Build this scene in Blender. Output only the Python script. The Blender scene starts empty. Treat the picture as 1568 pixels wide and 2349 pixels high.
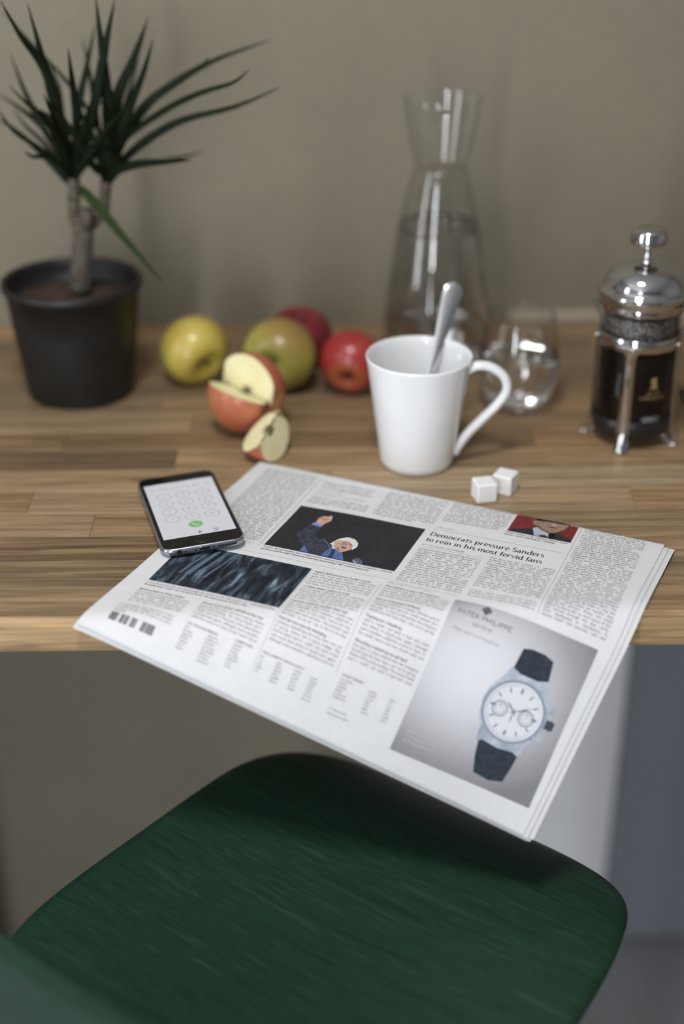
import bpy, bmesh, math, random
import numpy as np
from mathutils import Vector, Matrix
from mathutils.geometry import tessellate_polygon

random.seed(7)
rng = np.random.default_rng(7)
scene = bpy.context.scene
COL = scene.collection
R = math.radians

# ------------------------------------------------------------------ camera, light, exposure
T = 0.913                      # height of the worktop surface above the floor
CAM_H = T + 0.556
PITCH = R(27.91)
FPX = 3262.0                   # focal length in pixels of the 1568 x 2349 frame
cam = bpy.data.cameras.new('camera')
cam.sensor_fit = 'VERTICAL'
cam.sensor_height = 36.0
cam.lens = FPX / 2349.0 * 36.0
cam.clip_start = 0.02
cam.dof.use_dof = True
cam.dof.focus_distance = 1.115
cam.dof.aperture_fstop = 1.5
cam_o = bpy.data.objects.new('camera', cam)
cam_o.location = (0, 0, CAM_H)
cam_o.rotation_euler = (math.pi / 2 - PITCH, 0, 0)
COL.objects.link(cam_o)
scene.camera = cam_o

world = bpy.data.worlds.new('world')
world.use_nodes = True
world.node_tree.nodes['Background'].inputs[0].default_value = (0.75, 0.87, 1.0, 1)
world.node_tree.nodes['Background'].inputs[1].default_value = 0.6
scene.world = world

def area_light(name, loc, target, sx, sy, power, col):
    l = bpy.data.lights.new(name, 'AREA')
    l.shape = 'RECTANGLE'; l.size = sx; l.size_y = sy
    l.energy = power; l.color = col
    o = bpy.data.objects.new(name, l)
    o.location = loc
    d = Vector(target) - Vector(loc)
    o.rotation_euler = d.to_track_quat('-Z', 'Y').to_euler()
    COL.objects.link(o)
    return o

# daylight entering through the two windows of the room (rear wall, left wall)
REAR_Y, LEFT_X, RIGHT_X, CEIL = -1.55, -1.6, 1.9, 2.5
WIN_A = (-0.99, -0.66, 0.06, 2.42)      # rear window: x0, x1, z0, z1
WIN_B = (-0.10, 0.32, 0.30, 2.3)          # left window: y0, y1, z0, z1
area_light('daylight_rear', ((WIN_A[0] + WIN_A[1]) / 2, REAR_Y - 0.16, (WIN_A[2] + WIN_A[3]) / 2),
           ((WIN_A[0] + WIN_A[1]) / 2, 0, (WIN_A[2] + WIN_A[3]) / 2), 0.33, 2.36, 47, (0.93, 0.965, 1.0))
area_light('daylight_left', (LEFT_X - 0.16, (WIN_B[0] + WIN_B[1]) / 2, (WIN_B[2] + WIN_B[3]) / 2),
           (0, (WIN_B[0] + WIN_B[1]) / 2, (WIN_B[2] + WIN_B[3]) / 2), 0.42, 2.0, 19, (0.93, 0.965, 1.0))

# unseen fill light added for upward faces (its fitting is built with the room)
TOP_FILL = (-0.15, 0.35, 2.44)
lamp_o = area_light('top_fill_light', TOP_FILL, (TOP_FILL[0], TOP_FILL[1], 0), 0.34, 0.34, 16.5, (1.0, 0.985, 0.96))
lamp_o.data.shape = 'DISK'

vs = scene.view_settings
vs.view_transform = 'Standard'
vs.look = 'None'
vs.exposure = 0.17
vs.gamma = 1.0
vs.use_curve_mapping = False
scene.cycles.max_bounces = 12
scene.cycles.transmission_bounces = 12
scene.cycles.transparent_max_bounces = 12
scene.cycles.sample_clamp_indirect = 30.0
scene.cycles.use_denoising = True

# a photographed point: where the ray through it meets a plane of constant y or constant height
_c, _s = math.cos(PITCH), math.sin(PITCH)
def ray(px, py):
    a, b = (px - 784) / FPX, -(py - 1174.5) / FPX
    return Vector((a, _c + b * _s, -_s + b * _c))
def at_y(px, py, y):
    d = ray(px, py); t = y / d.y
    return Vector((d.x * t, y, CAM_H + d.z * t))
def at_z(px, py, z=0.0):
    d = ray(px, py); t = (T + z - CAM_H) / d.z
    return Vector((d.x * t, d.y * t, T + z))

# ------------------------------------------------------------------ materials
def new_mat(name):
    m = bpy.data.materials.new(name); m.use_nodes = True
    nt = m.node_tree
    return m, nt, nt.nodes['Principled BSDF']
def setin(b, **k):
    for n, v in k.items():
        key = {'rough': 'Roughness', 'metal': 'Metallic', 'trans': 'Transmission Weight', 'ior': 'IOR',
               'coat': 'Coat Weight', 'coatr': 'Coat Roughness', 'spec': 'Specular IOR Level',
               'sub': 'Subsurface Weight', 'sheen': 'Sheen Weight'}[n]
        b.inputs[key].default_value = v
def rgba(c): return (c[0], c[1], c[2], 1)
def simple(name, c, **k):
    m, nt, b = new_mat(name)
    b.inputs['Base Color'].default_value = rgba(c)
    setin(b, **k)
    return m
def texco(nt, out='Object', scale=(1, 1, 1), rand=False):
    tc = nt.nodes.new('ShaderNodeTexCoord')
    mp = nt.nodes.new('ShaderNodeMapping')
    mp.inputs['Scale'].default_value = scale
    nt.links.new(tc.outputs[out], mp.inputs['Vector'])
    if rand:
        oi = nt.nodes.new('ShaderNodeObjectInfo')
        mul = nt.nodes.new('ShaderNodeVectorMath'); mul.operation = 'MULTIPLY'
        cmb = nt.nodes.new('ShaderNodeCombineXYZ')
        for i in range(3): nt.links.new(oi.outputs['Random'], cmb.inputs[i])
        mul.inputs[1].default_value = (37.0, 91.0, 53.0)
        nt.links.new(cmb.outputs[0], mul.inputs[0])
        nt.links.new(mul.outputs[0], mp.inputs['Location'])
    return mp.outputs[0]
def noise(nt, vec, scale=5, detail=4, rough=0.55, dist=0.0):
    n = nt.nodes.new('ShaderNodeTexNoise')
    n.inputs['Scale'].default_value = scale; n.inputs['Detail'].default_value = detail
    n.inputs['Roughness'].default_value = rough; n.inputs['Distortion'].default_value = dist
    nt.links.new(vec, n.inputs['Vector'])
    return n.outputs['Fac']
def ramp(nt, fac, stops):
    r = nt.nodes.new('ShaderNodeValToRGB')
    el = r.color_ramp.elements
    while len(el) > 1: el.remove(el[-1])
    el[0].position = stops[0][0]; el[0].color = rgba(stops[0][1])
    for p, c in stops[1:]:
        e = el.new(p); e.color = rgba(c)
    nt.links.new(fac, r.inputs[0])
    return r.outputs[0]
def mixc(nt, fac, a, b, mode='MIX'):
    m = nt.nodes.new('ShaderNodeMix'); m.data_type = 'RGBA'; m.blend_type = mode
    for sock, v in ((m.inputs[0], fac), (m.inputs[6], a), (m.inputs[7], b)):
        if hasattr(v, 'is_linked'): nt.links.new(v, sock)
        elif isinstance(v, (int, float)): sock.default_value = v
        else: sock.default_value = rgba(v)
    return m.outputs[2]
def bump(nt, b, h, strength=0.2, dist=0.001):
    n = nt.nodes.new('ShaderNodeBump')
    n.inputs['Strength'].default_value = strength; n.inputs['Distance'].default_value = dist
    nt.links.new(h, n.inputs['Height']); nt.links.new(n.outputs[0], b.inputs['Normal'])

def wood_mat():
    m, nt, b = new_mat('butcher_block_wood')
    v = texco(nt, 'Object', (2.2, 60, 60), True)
    g = noise(nt, v, 3.0, 6, 0.6, 0.6)
    v2 = texco(nt, 'Object', (7, 420, 420), True)
    f = noise(nt, v2, 2.0, 3, 0.6)
    v3 = texco(nt, 'Object', (9, 30, 30), True)
    k = noise(nt, v3, 1.0, 2, 0.5)
    oi = nt.nodes.new('ShaderNodeObjectInfo')
    tone = ramp(nt, g, [(0.28, (0.34, 0.33, 0.32)), (0.5, (0.85, 0.85, 0.85)), (0.72, (1.3, 1.27, 1.22))])
    c = mixc(nt, 1.0, oi.outputs['Color'], tone, 'MULTIPLY')
    fine = ramp(nt, f, [(0.35, (0.7, 0.68, 0.66)), (0.6, (1.08, 1.08, 1.08))])
    c = mixc(nt, 0.75, c, fine, 'MULTIPLY')
    knots = ramp(nt, k, [(0.2, (0.35, 0.3, 0.28)), (0.29, (1, 1, 1))])
    c = mixc(nt, 0.8, c, knots, 'MULTIPLY')
    nt.links.new(c, b.inputs['Base Color'])
    setin(b, rough=0.42, spec=0.4)
    bump(nt, b, f, 0.12, 0.0006)
    return m
WOOD = wood_mat()

def wallpaper_mat():
    m, nt, b = new_mat('olive_grasscloth_wallpaper')
    v = texco(nt, 'Object', (14, 14, 260))
    w = noise(nt, v, 3.0, 5, 0.6)
    v2 = texco(nt, 'Object', (3, 3, 3))
    l = noise(nt, v2, 1.5, 3, 0.5)
    c = ramp(nt, w, [(0.3, (0.200, 0.179, 0.134)), (0.7, (0.242, 0.219, 0.165))])
    c = mixc(nt, 0.25, c, ramp(nt, l, [(0.35, (0.8, 0.8, 0.8)), (0.65, (1.1, 1.1, 1.1))]), 'MULTIPLY')
    nt.links.new(c, b.inputs['Base Color'])
    setin(b, rough=0.62, spec=0.3)
    bump(nt, b, w, 0.25, 0.0008)
    return m
WALLPAPER = wallpaper_mat()
def plaster(name, c, sc=40):
    m, nt, b = new_mat(name)
    f = noise(nt, texco(nt, 'Object'), sc, 4)
    nt.links.new(mixc(nt, 0.15, c, ramp(nt, f, [(0.3, (c[0] * .8, c[1] * .8, c[2] * .8)), (0.7, c)])), b.inputs['Base Color'])
    setin(b, rough=0.7)
    bump(nt, b, f, 0.1, 0.001)
    return m
ROOM_PAINT = plaster('grey_room_paint', (0.36, 0.36, 0.36))
CEIL_PAINT = plaster('ceiling_paint', (0.78, 0.78, 0.78))
FLOOR_M = plaster('grey_floor', (0.31, 0.31, 0.32), 12)
WHITE_PANEL = plaster('white_panel_paint', (0.9, 0.905, 0.915), 90)
BLUE_PANEL = plaster('blue_grey_panel_paint', (0.25, 0.265, 0.30), 90)
DARK_PANEL = plaster('dark_panel_paint', (0.10, 0.098, 0.095), 90)
TRIM_M = plaster('cream_sealing_trim', (0.42, 0.37, 0.3), 60)
FRAME_M = simple('white_window_frame', (0.8, 0.8, 0.8), rough=0.4)

PORCELAIN = simple('white_porcelain', (0.82, 0.83, 0.85), rough=0.12, coat=0.3, coatr=0.05)
STEEL = simple('polished_steel', (0.78, 0.79, 0.81), metal=1.0, rough=0.12)
CHROME = simple('chrome', (0.60, 0.60, 0.61), metal=1.0, rough=0.05)
def thin_glass(name='thin_clear_glass', power=3.0, base=0.055):
    """thin-walled glass: lets light straight through, mirrors more towards grazing angles"""
    m = bpy.data.materials.new(name); m.use_nodes = True
    nt = m.node_tree
    for n in list(nt.nodes): nt.nodes.remove(n)
    out = nt.nodes.new('ShaderNodeOutputMaterial'); mx = nt.nodes.new('ShaderNodeMixShader')
    lw = nt.nodes.new('ShaderNodeLayerWeight'); lw.inputs['Blend'].default_value = 0.5
    pw = nt.nodes.new('ShaderNodeMath'); pw.operation = 'POWER'; pw.inputs[1].default_value = power
    fr = nt.nodes.new('ShaderNodeMath'); fr.operation = 'MULTIPLY_ADD'; fr.inputs[1].default_value = 0.8; fr.inputs[2].default_value = base
    nt.links.new(lw.outputs['Facing'], pw.inputs[0]); nt.links.new(pw.outputs[0], fr.inputs[0])
    tr = nt.nodes.new('ShaderNodeBsdfTransparent'); tr.inputs['Color'].default_value = (.985, .99, .99, 1)
    gl = nt.nodes.new('ShaderNodeBsdfGlossy'); gl.inputs['Roughness'].default_value = 0.0
    nt.links.new(fr.outputs[0], mx.inputs[0]); nt.links.new(tr.outputs[0], mx.inputs[1]); nt.links.new(gl.outputs[0], mx.inputs[2])
    nt.links.new(mx.outputs[0], out.inputs['Surface'])
    return m
GLASS = thin_glass()
BEAKER_GLASS = thin_glass('beaker_glass', 5.0, 0.028)
WATER = simple('water', (1, 1, 1), trans=1.0, rough=0.0, ior=1.33)
BLACK_PLASTIC = simple('black_plastic', (0.012, 0.012, 0.013), rough=0.35)
COFFEE = simple('black_coffee', (0.004, 0.0027, 0.0024), rough=0.08, spec=0.12)
GOLD_PRINT = simple('gold_print', (0.26, 0.18, 0.075), rough=0.5)
WHITE_PRINT = simple('white_print', (0.6, 0.6, 0.64), rough=0.5)

def pot_mat():
    m, nt, b = new_mat('black_pot_plastic')
    f = noise(nt, texco(nt, 'Object'), 30, 5)
    nt.links.new(ramp(nt, f, [(0.35, (0.006, 0.006, 0.0065)), (0.75, (0.013, 0.013, 0.014))]), b.inputs['Base Color'])
    setin(b, rough=0.48)
    return m
POT_M = pot_mat()
def soil_mat():
    m, nt, b = new_mat('dark_soil')
    f = noise(nt, texco(nt, 'Object'), 120, 5)
    nt.links.new(ramp(nt, f, [(0.3, (0.012, 0.007, 0.005)), (0.7, (0.09, 0.045, 0.03))]), b.inputs['Base Color'])
    setin(b, rough=0.95)
    bump(nt, b, f, 0.8, 0.004)
    return m
SOIL_M = soil_mat()
def bark_mat():
    m, nt, b = new_mat('grey_bark')
    f = noise(nt, texco(nt, 'Object', (1, 1, 2.2)), 130, 5, 0.65)
    nt.links.new(ramp(nt, f, [(0.3, (0.03, 0.024, 0.018)), (0.7, (0.145, 0.12, 0.096))]), b.inputs['Base Color'])
    setin(b, rough=0.9)
    bump(nt, b, f, 0.8, 0.002)
    return m
BARK_M = bark_mat()
def leaf_mat(name, a, b_):
    m, nt, b = new_mat(name)
    f = noise(nt, texco(nt, 'Object'), 30, 3)
    nt.links.new(ramp(nt, f, [(0.3, a), (0.7, b_)]), b.inputs['Base Color'])
    setin(b, rough=0.5, spec=0.12)
    return m
LEAF_M = leaf_mat('dark_green_leaf', (0.004, 0.0075, 0.0028), (0.008, 0.014, 0.0045))
LEAF_L = leaf_mat('bright_green_leaf', (0.014, 0.026, 0.008), (0.024, 0.040, 0.012))

def apple_mat(name, c0, c1, c2, sc=14, spots=0.5, axis_mix=None):
    m, nt, b = new_mat(name)
    f = noise(nt, texco(nt, 'Object', (1, 1, .6)), sc, 4, 0.55, 0.4)
    c = ramp(nt, f, [(0.32, c0), (0.52, c1), (0.72, c2)])
    if axis_mix:                                   # blush towards one cheek of the fruit
        tc = nt.nodes.new('ShaderNodeTexCoord')
        sp = nt.nodes.new('ShaderNodeVectorMath'); sp.operation = 'DOT_PRODUCT'
        sp.inputs[1].default_value = axis_mix[0]
        nt.links.new(tc.outputs['Object'], sp.inputs[0])
        mr = nt.nodes.new('ShaderNodeMapRange')
        mr.inputs['From Min'].default_value = axis_mix[1]; mr.inputs['From Max'].default_value = axis_mix[2]
        nt.links.new(sp.outputs['Value'], mr.inputs['Value'])
        c = mixc(nt, mr.outputs[0], c, axis_mix[3])
    v = nt.nodes.new('ShaderNodeTexVoronoi'); v.inputs['Scale'].default_value = 260
    tc2 = nt.nodes.new('ShaderNodeTexCoord'); nt.links.new(tc2.outputs['Object'], v.inputs['Vector'])
    sp2 = ramp(nt, v.outputs['Distance'], [(0.10, (1.5, 1.45, 1.2)), (0.2, (1, 1, 1))])
    c = mixc(nt, spots, c, sp2, 'MULTIPLY')
    nt.links.new(c, b.inputs['Base Color'])
    setin(b, rough=0.33, coat=0.15, coatr=0.2)
    return m
def flesh_mat():
    m, nt, b = new_mat('apple_flesh')
    f = noise(nt, texco(nt, 'Object'), 60, 4)
    nt.links.new(ramp(nt, f, [(0.3, (0.80, 0.73, 0.42)), (0.7, (0.86, 0.81, 0.53))]), b.inputs['Base Color'])
    setin(b, rough=0.5, sub=0.1)
    b.inputs['Subsurface Radius'].default_value = (0.004, 0.003, 0.0015)
    return m
FLESH = flesh_mat()
STEM_M = simple('brown_apple_stem', (0.06, 0.045, 0.02), rough=0.8)
CALYX_M = simple('dried_calyx', (0.045, 0.04, 0.025), rough=0.9)
SEED_M = simple('apple_seed_pocket', (0.10, 0.085, 0.02), rough=0.6)
def sugar_mat():
    m, nt, b = new_mat('sugar')
    v = nt.nodes.new('ShaderNodeTexVoronoi'); v.inputs['Scale'].default_value = 900
    tc = nt.nodes.new('ShaderNodeTexCoord'); nt.links.new(tc.outputs['Object'], v.inputs['Vector'])
    b.inputs['Base Color'].default_value = (0.9, 0.9, 0.9, 1)
    setin(b, rough=0.55, sub=0.25)
    b.inputs['Subsurface Radius'].default_value = (0.004, 0.004, 0.004)
    bump(nt, b, v.outputs['Distance'], 0.7, 0.0008)
    return m
SUGAR = sugar_mat()
def stain_mat():
    m, nt, b = new_mat('green_stained_plywood')
    v = texco(nt, 'Object', (2.4, 34, 34))
    g = noise(nt, v, 3.2, 4, 0.55, 0.5)
    v2 = texco(nt, 'Object', (26, 700, 700))
    f = noise(nt, v2, 1.0, 2, 0.5)
    c = ramp(nt, g, [(0.33, (0.010, 0.030, 0.018)), (0.5, (0.0145, 0.043, 0.026)), (0.55, (0.0105, 0.032, 0.019)), (0.7, (0.020, 0.056, 0.034))])
    c = mixc(nt, 0.55, c, ramp(nt, f, [(0.58, (1, 1, 1)), (0.72, (1.9, 1.8, 1.8))]), 'MULTIPLY')
    nt.links.new(c, b.inputs['Base Color'])
    setin(b, rough=0.45, spec=0.22)
    bump(nt, b, f, 0.25, 0.0005)
    return m
STAIN = stain_mat()
def paper_mat(name, c):
    m, nt, b = new_mat(name)
    f = noise(nt, texco(nt, 'Object'), 90, 4)
    nt.links.new(ramp(nt, f, [(0.3, (c[0] * .95, c[1] * .95, c[2] * .95)), (0.7, c)]), b.inputs['Base Color'])
    setin(b, rough=0.85, spec=0.15)
    return m
PAPER = paper_mat('newsprint_paper', (0.665, 0.67, 0.69))
def ink(name, c): return simple(name, c, rough=0.85, spec=0.1)
INK = ink('black_ink', (0.05, 0.05, 0.058))
INK_SOFT = ink('grey_ink', (0.075, 0.075, 0.085))
INK_RED = ink('red_ink', (0.45, 0.10, 0.08))
INK_PALE = ink('pale_ink', (0.62, 0.63, 0.66))

# ------------------------------------------------------------------ mesh helpers
def mesh_obj(name, verts, faces, mat=None, parent=None, smooth=False, loc=None):
    me = bpy.data.meshes.new(name)
    me.from_pydata([tuple(v) for v in verts], [], faces)
    me.update()
    if smooth:
        me.polygons.foreach_set('use_smooth', [True] * len(me.polygons))
    o = bpy.data.objects.new(name, me)
    if mat is not None: me.materials.append(mat)
    COL.objects.link(o)
    if parent is not None: o.parent = parent
    if loc is not None: o.location = loc
    return o
def tag(o, label=None, cat=None, group=None, kind=None):
    if label: o['label'] = label
    if cat: o['category'] = cat
    if group: o['group'] = group
    if kind: o['kind'] = kind
    return o
def thing(name, label, cat, loc, rotz=0.0, group=None):
    o = bpy.data.objects.new(name, None)
    o.empty_display_size = 0.02
    o.location = loc; o.rotation_euler = (0, 0, rotz)
    COL.objects.link(o)
    return tag(o, label, cat, group)
def box_vf(x0, x1, y0, y1, z0, z1):
    v = [(x0, y0, z0), (x1, y0, z0), (x1, y1, z0), (x0, y1, z0), (x0, y0, z1), (x1, y0, z1), (x1, y1, z1), (x0, y1, z1)]
    f = [(0, 3, 2, 1), (4, 5, 6, 7), (0, 1, 5, 4), (1, 2, 6, 5), (2, 3, 7, 6), (3, 0, 4, 7)]
    return v, f
def boxes(name, lst, mat, parent=None, bevel=0.0):
    V, F = [], []
    for b in lst:
        v, f = box_vf(*b); n = len(V)
        V += v; F += [tuple(i + n for i in q) for q in f]
    o = mesh_obj(name, V, F, mat, parent)
    if bevel:
        md = o.modifiers.new('bevel', 'BEVEL'); md.width = bevel; md.segments = 2; md.limit_method = 'ANGLE'
    return o
def chamfer_box(name, x0, x1, y0, y1, z0, z1, c, mat, parent):
    # box whose four top edges are chamfered: 12 vertices' worth of a stave
    V = [(x0, y0, z0), (x1, y0, z0), (x1, y1, z0), (x0, y1, z0),
         (x0, y0, z1 - c), (x1, y0, z1 - c), (x1, y1, z1 - c), (x0, y1, z1 - c),
         (x0 + c, y0 + c, z1), (x1 - c, y0 + c, z1), (x1 - c, y1 - c, z1), (x0 + c, y1 - c, z1)]
    F = [(0, 3, 2, 1), (8, 9, 10, 11)]
    for i in range(4):
        j = (i + 1) % 4
        F += [(i, j, j + 4, i + 4), (i + 4, j + 4, j + 8, i + 8)]
    return mesh_obj(name, V, F, mat, parent)
def lathe(name, prof, mat, parent=None, n=64, loc=None, smooth=True, a0=0.0, a1=2 * math.pi, closed=True):
    V, F, rings = [], [], []
    full = abs(a1 - a0 - 2 * math.pi) < 1e-6
    m = n if full else n + 1
    for r, z in prof:
        if r < 1e-7:
            rings.append([len(V)] * m); V.append((0, 0, z))
        else:
            s = len(V)
            for i in range(m):
                a = a0 + (a1 - a0) * i / n
                V.append((r * math.cos(a), r * math.sin(a), z))
            rings.append(list(range(s, s + m)))
    for k in range(len(rings) - 1):
        A, B = rings[k], rings[k + 1]
        for i in range(n):
            j = (i + 1) % m if full else i + 1
            q = [A[i], A[j], B[j], B[i]]
            q2 = []
            for x in q:
                if x not in q2: q2.append(x)
            if len(q2) >= 3: F.append(tuple(q2))
    return mesh_obj(name, V, F, mat, parent, smooth, loc)
def smooth_prof(pts, n=8):
    # Catmull-Rom through (r, z)
    P = [np.array(p, float) for p in pts]
    P = [2 * P[0] - P[1]] + P + [2 * P[-1] - P[-2]]
    out = []
    for i in range(1, len(P) - 2):
        for k in range(n):
            t = k / n
            a, b, c, d = P[i - 1], P[i], P[i + 1], P[i + 2]
            out.append(0.5 * (2 * b + (c - a) * t + (2 * a - 5 * b + 4 * c - d) * t * t + (3 * b - a - 3 * c + d) * t ** 3))
    out.append(P[-2])
    return [np.array(o) for o in out]
def tube(name, pts, radii, mat, parent=None, n=12, flat=1.0, up=(0, 0, 1), smooth=True, cap=True, loc=None):
    P = [Vector(p) for p in pts]
    if not hasattr(radii, '__len__'): radii = [radii] * len(P)
    V, F = [], []
    for i, p in enumerate(P):
        t = (P[min(i + 1, len(P) - 1)] - P[max(i - 1, 0)]).normalized()
        u = Vector(up); s = t.cross(u)
        if s.length < 1e-4: s = t.cross(Vector((1, 0.3, 0)))
        s.normalize(); w = s.cross(t).normalized()
        for k in range(n):
            a = 2 * math.pi * k / n
            V.append(p + radii[i] * (math.cos(a) * s + math.sin(a) * flat * w))
    for i in range(len(P) - 1):
        for k in range(n):
            j = (k + 1) % n
            F.append((i * n + k, i * n + j, (i + 1) * n + j, (i + 1) * n + k))
    if cap:
        F.append(tuple(reversed(range(n)))); F.append(tuple(range((len(P) - 1) * n, len(P) * n)))
    return mesh_obj(name, V, F, mat, parent, smooth, loc)
def spline(pts, n=10):
    return [Vector(p) for p in smooth_prof(pts, n)]
def rrect(w, h, r, n=8):
    out = []
    for cx, cy, a in ((w / 2 - r, h / 2 - r, 0), (-w / 2 + r, h / 2 - r, 90), (-w / 2 + r, -h / 2 + r, 180), (w / 2 - r, -h / 2 + r, 270)):
        for i in range(n + 1):
            t = R(a + 90 * i / n)
            out.append((cx + r * math.cos(t), cy + r * math.sin(t)))
    return out
def loft(name, loops, mat, parent=None, smooth=True, cap0=True, cap1=True, loc=None):
    n = len(loops[0]); V = [p for l in loops for p in l]; F = []
    for i in range(len(loops) - 1):
        for k in range(n):
            j = (k + 1) % n
            F.append((i * n + k, i * n + j, (i + 1) * n + j, (i + 1) * n + k))
    if cap0: F.append(tuple(reversed(range(n))))
    if cap1: F.append(tuple(range((len(loops) - 1) * n, len(loops) * n)))
    return mesh_obj(name, V, F, mat, parent, smooth, loc)
def subdiv(o, lv=2):
    md = o.modifiers.new('subdiv', 'SUBSURF'); md.levels = lv; md.render_levels = lv
    return o
def autosmooth(o, ang=35):
    me = o.data
    bm = bmesh.new(); bm.from_mesh(me)
    for e in bm.edges:
        if len(e.link_faces) == 2 and e.calc_face_angle(0) > R(ang): e.smooth = False
    bm.to_mesh(me); bm.free()
    return o

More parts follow.
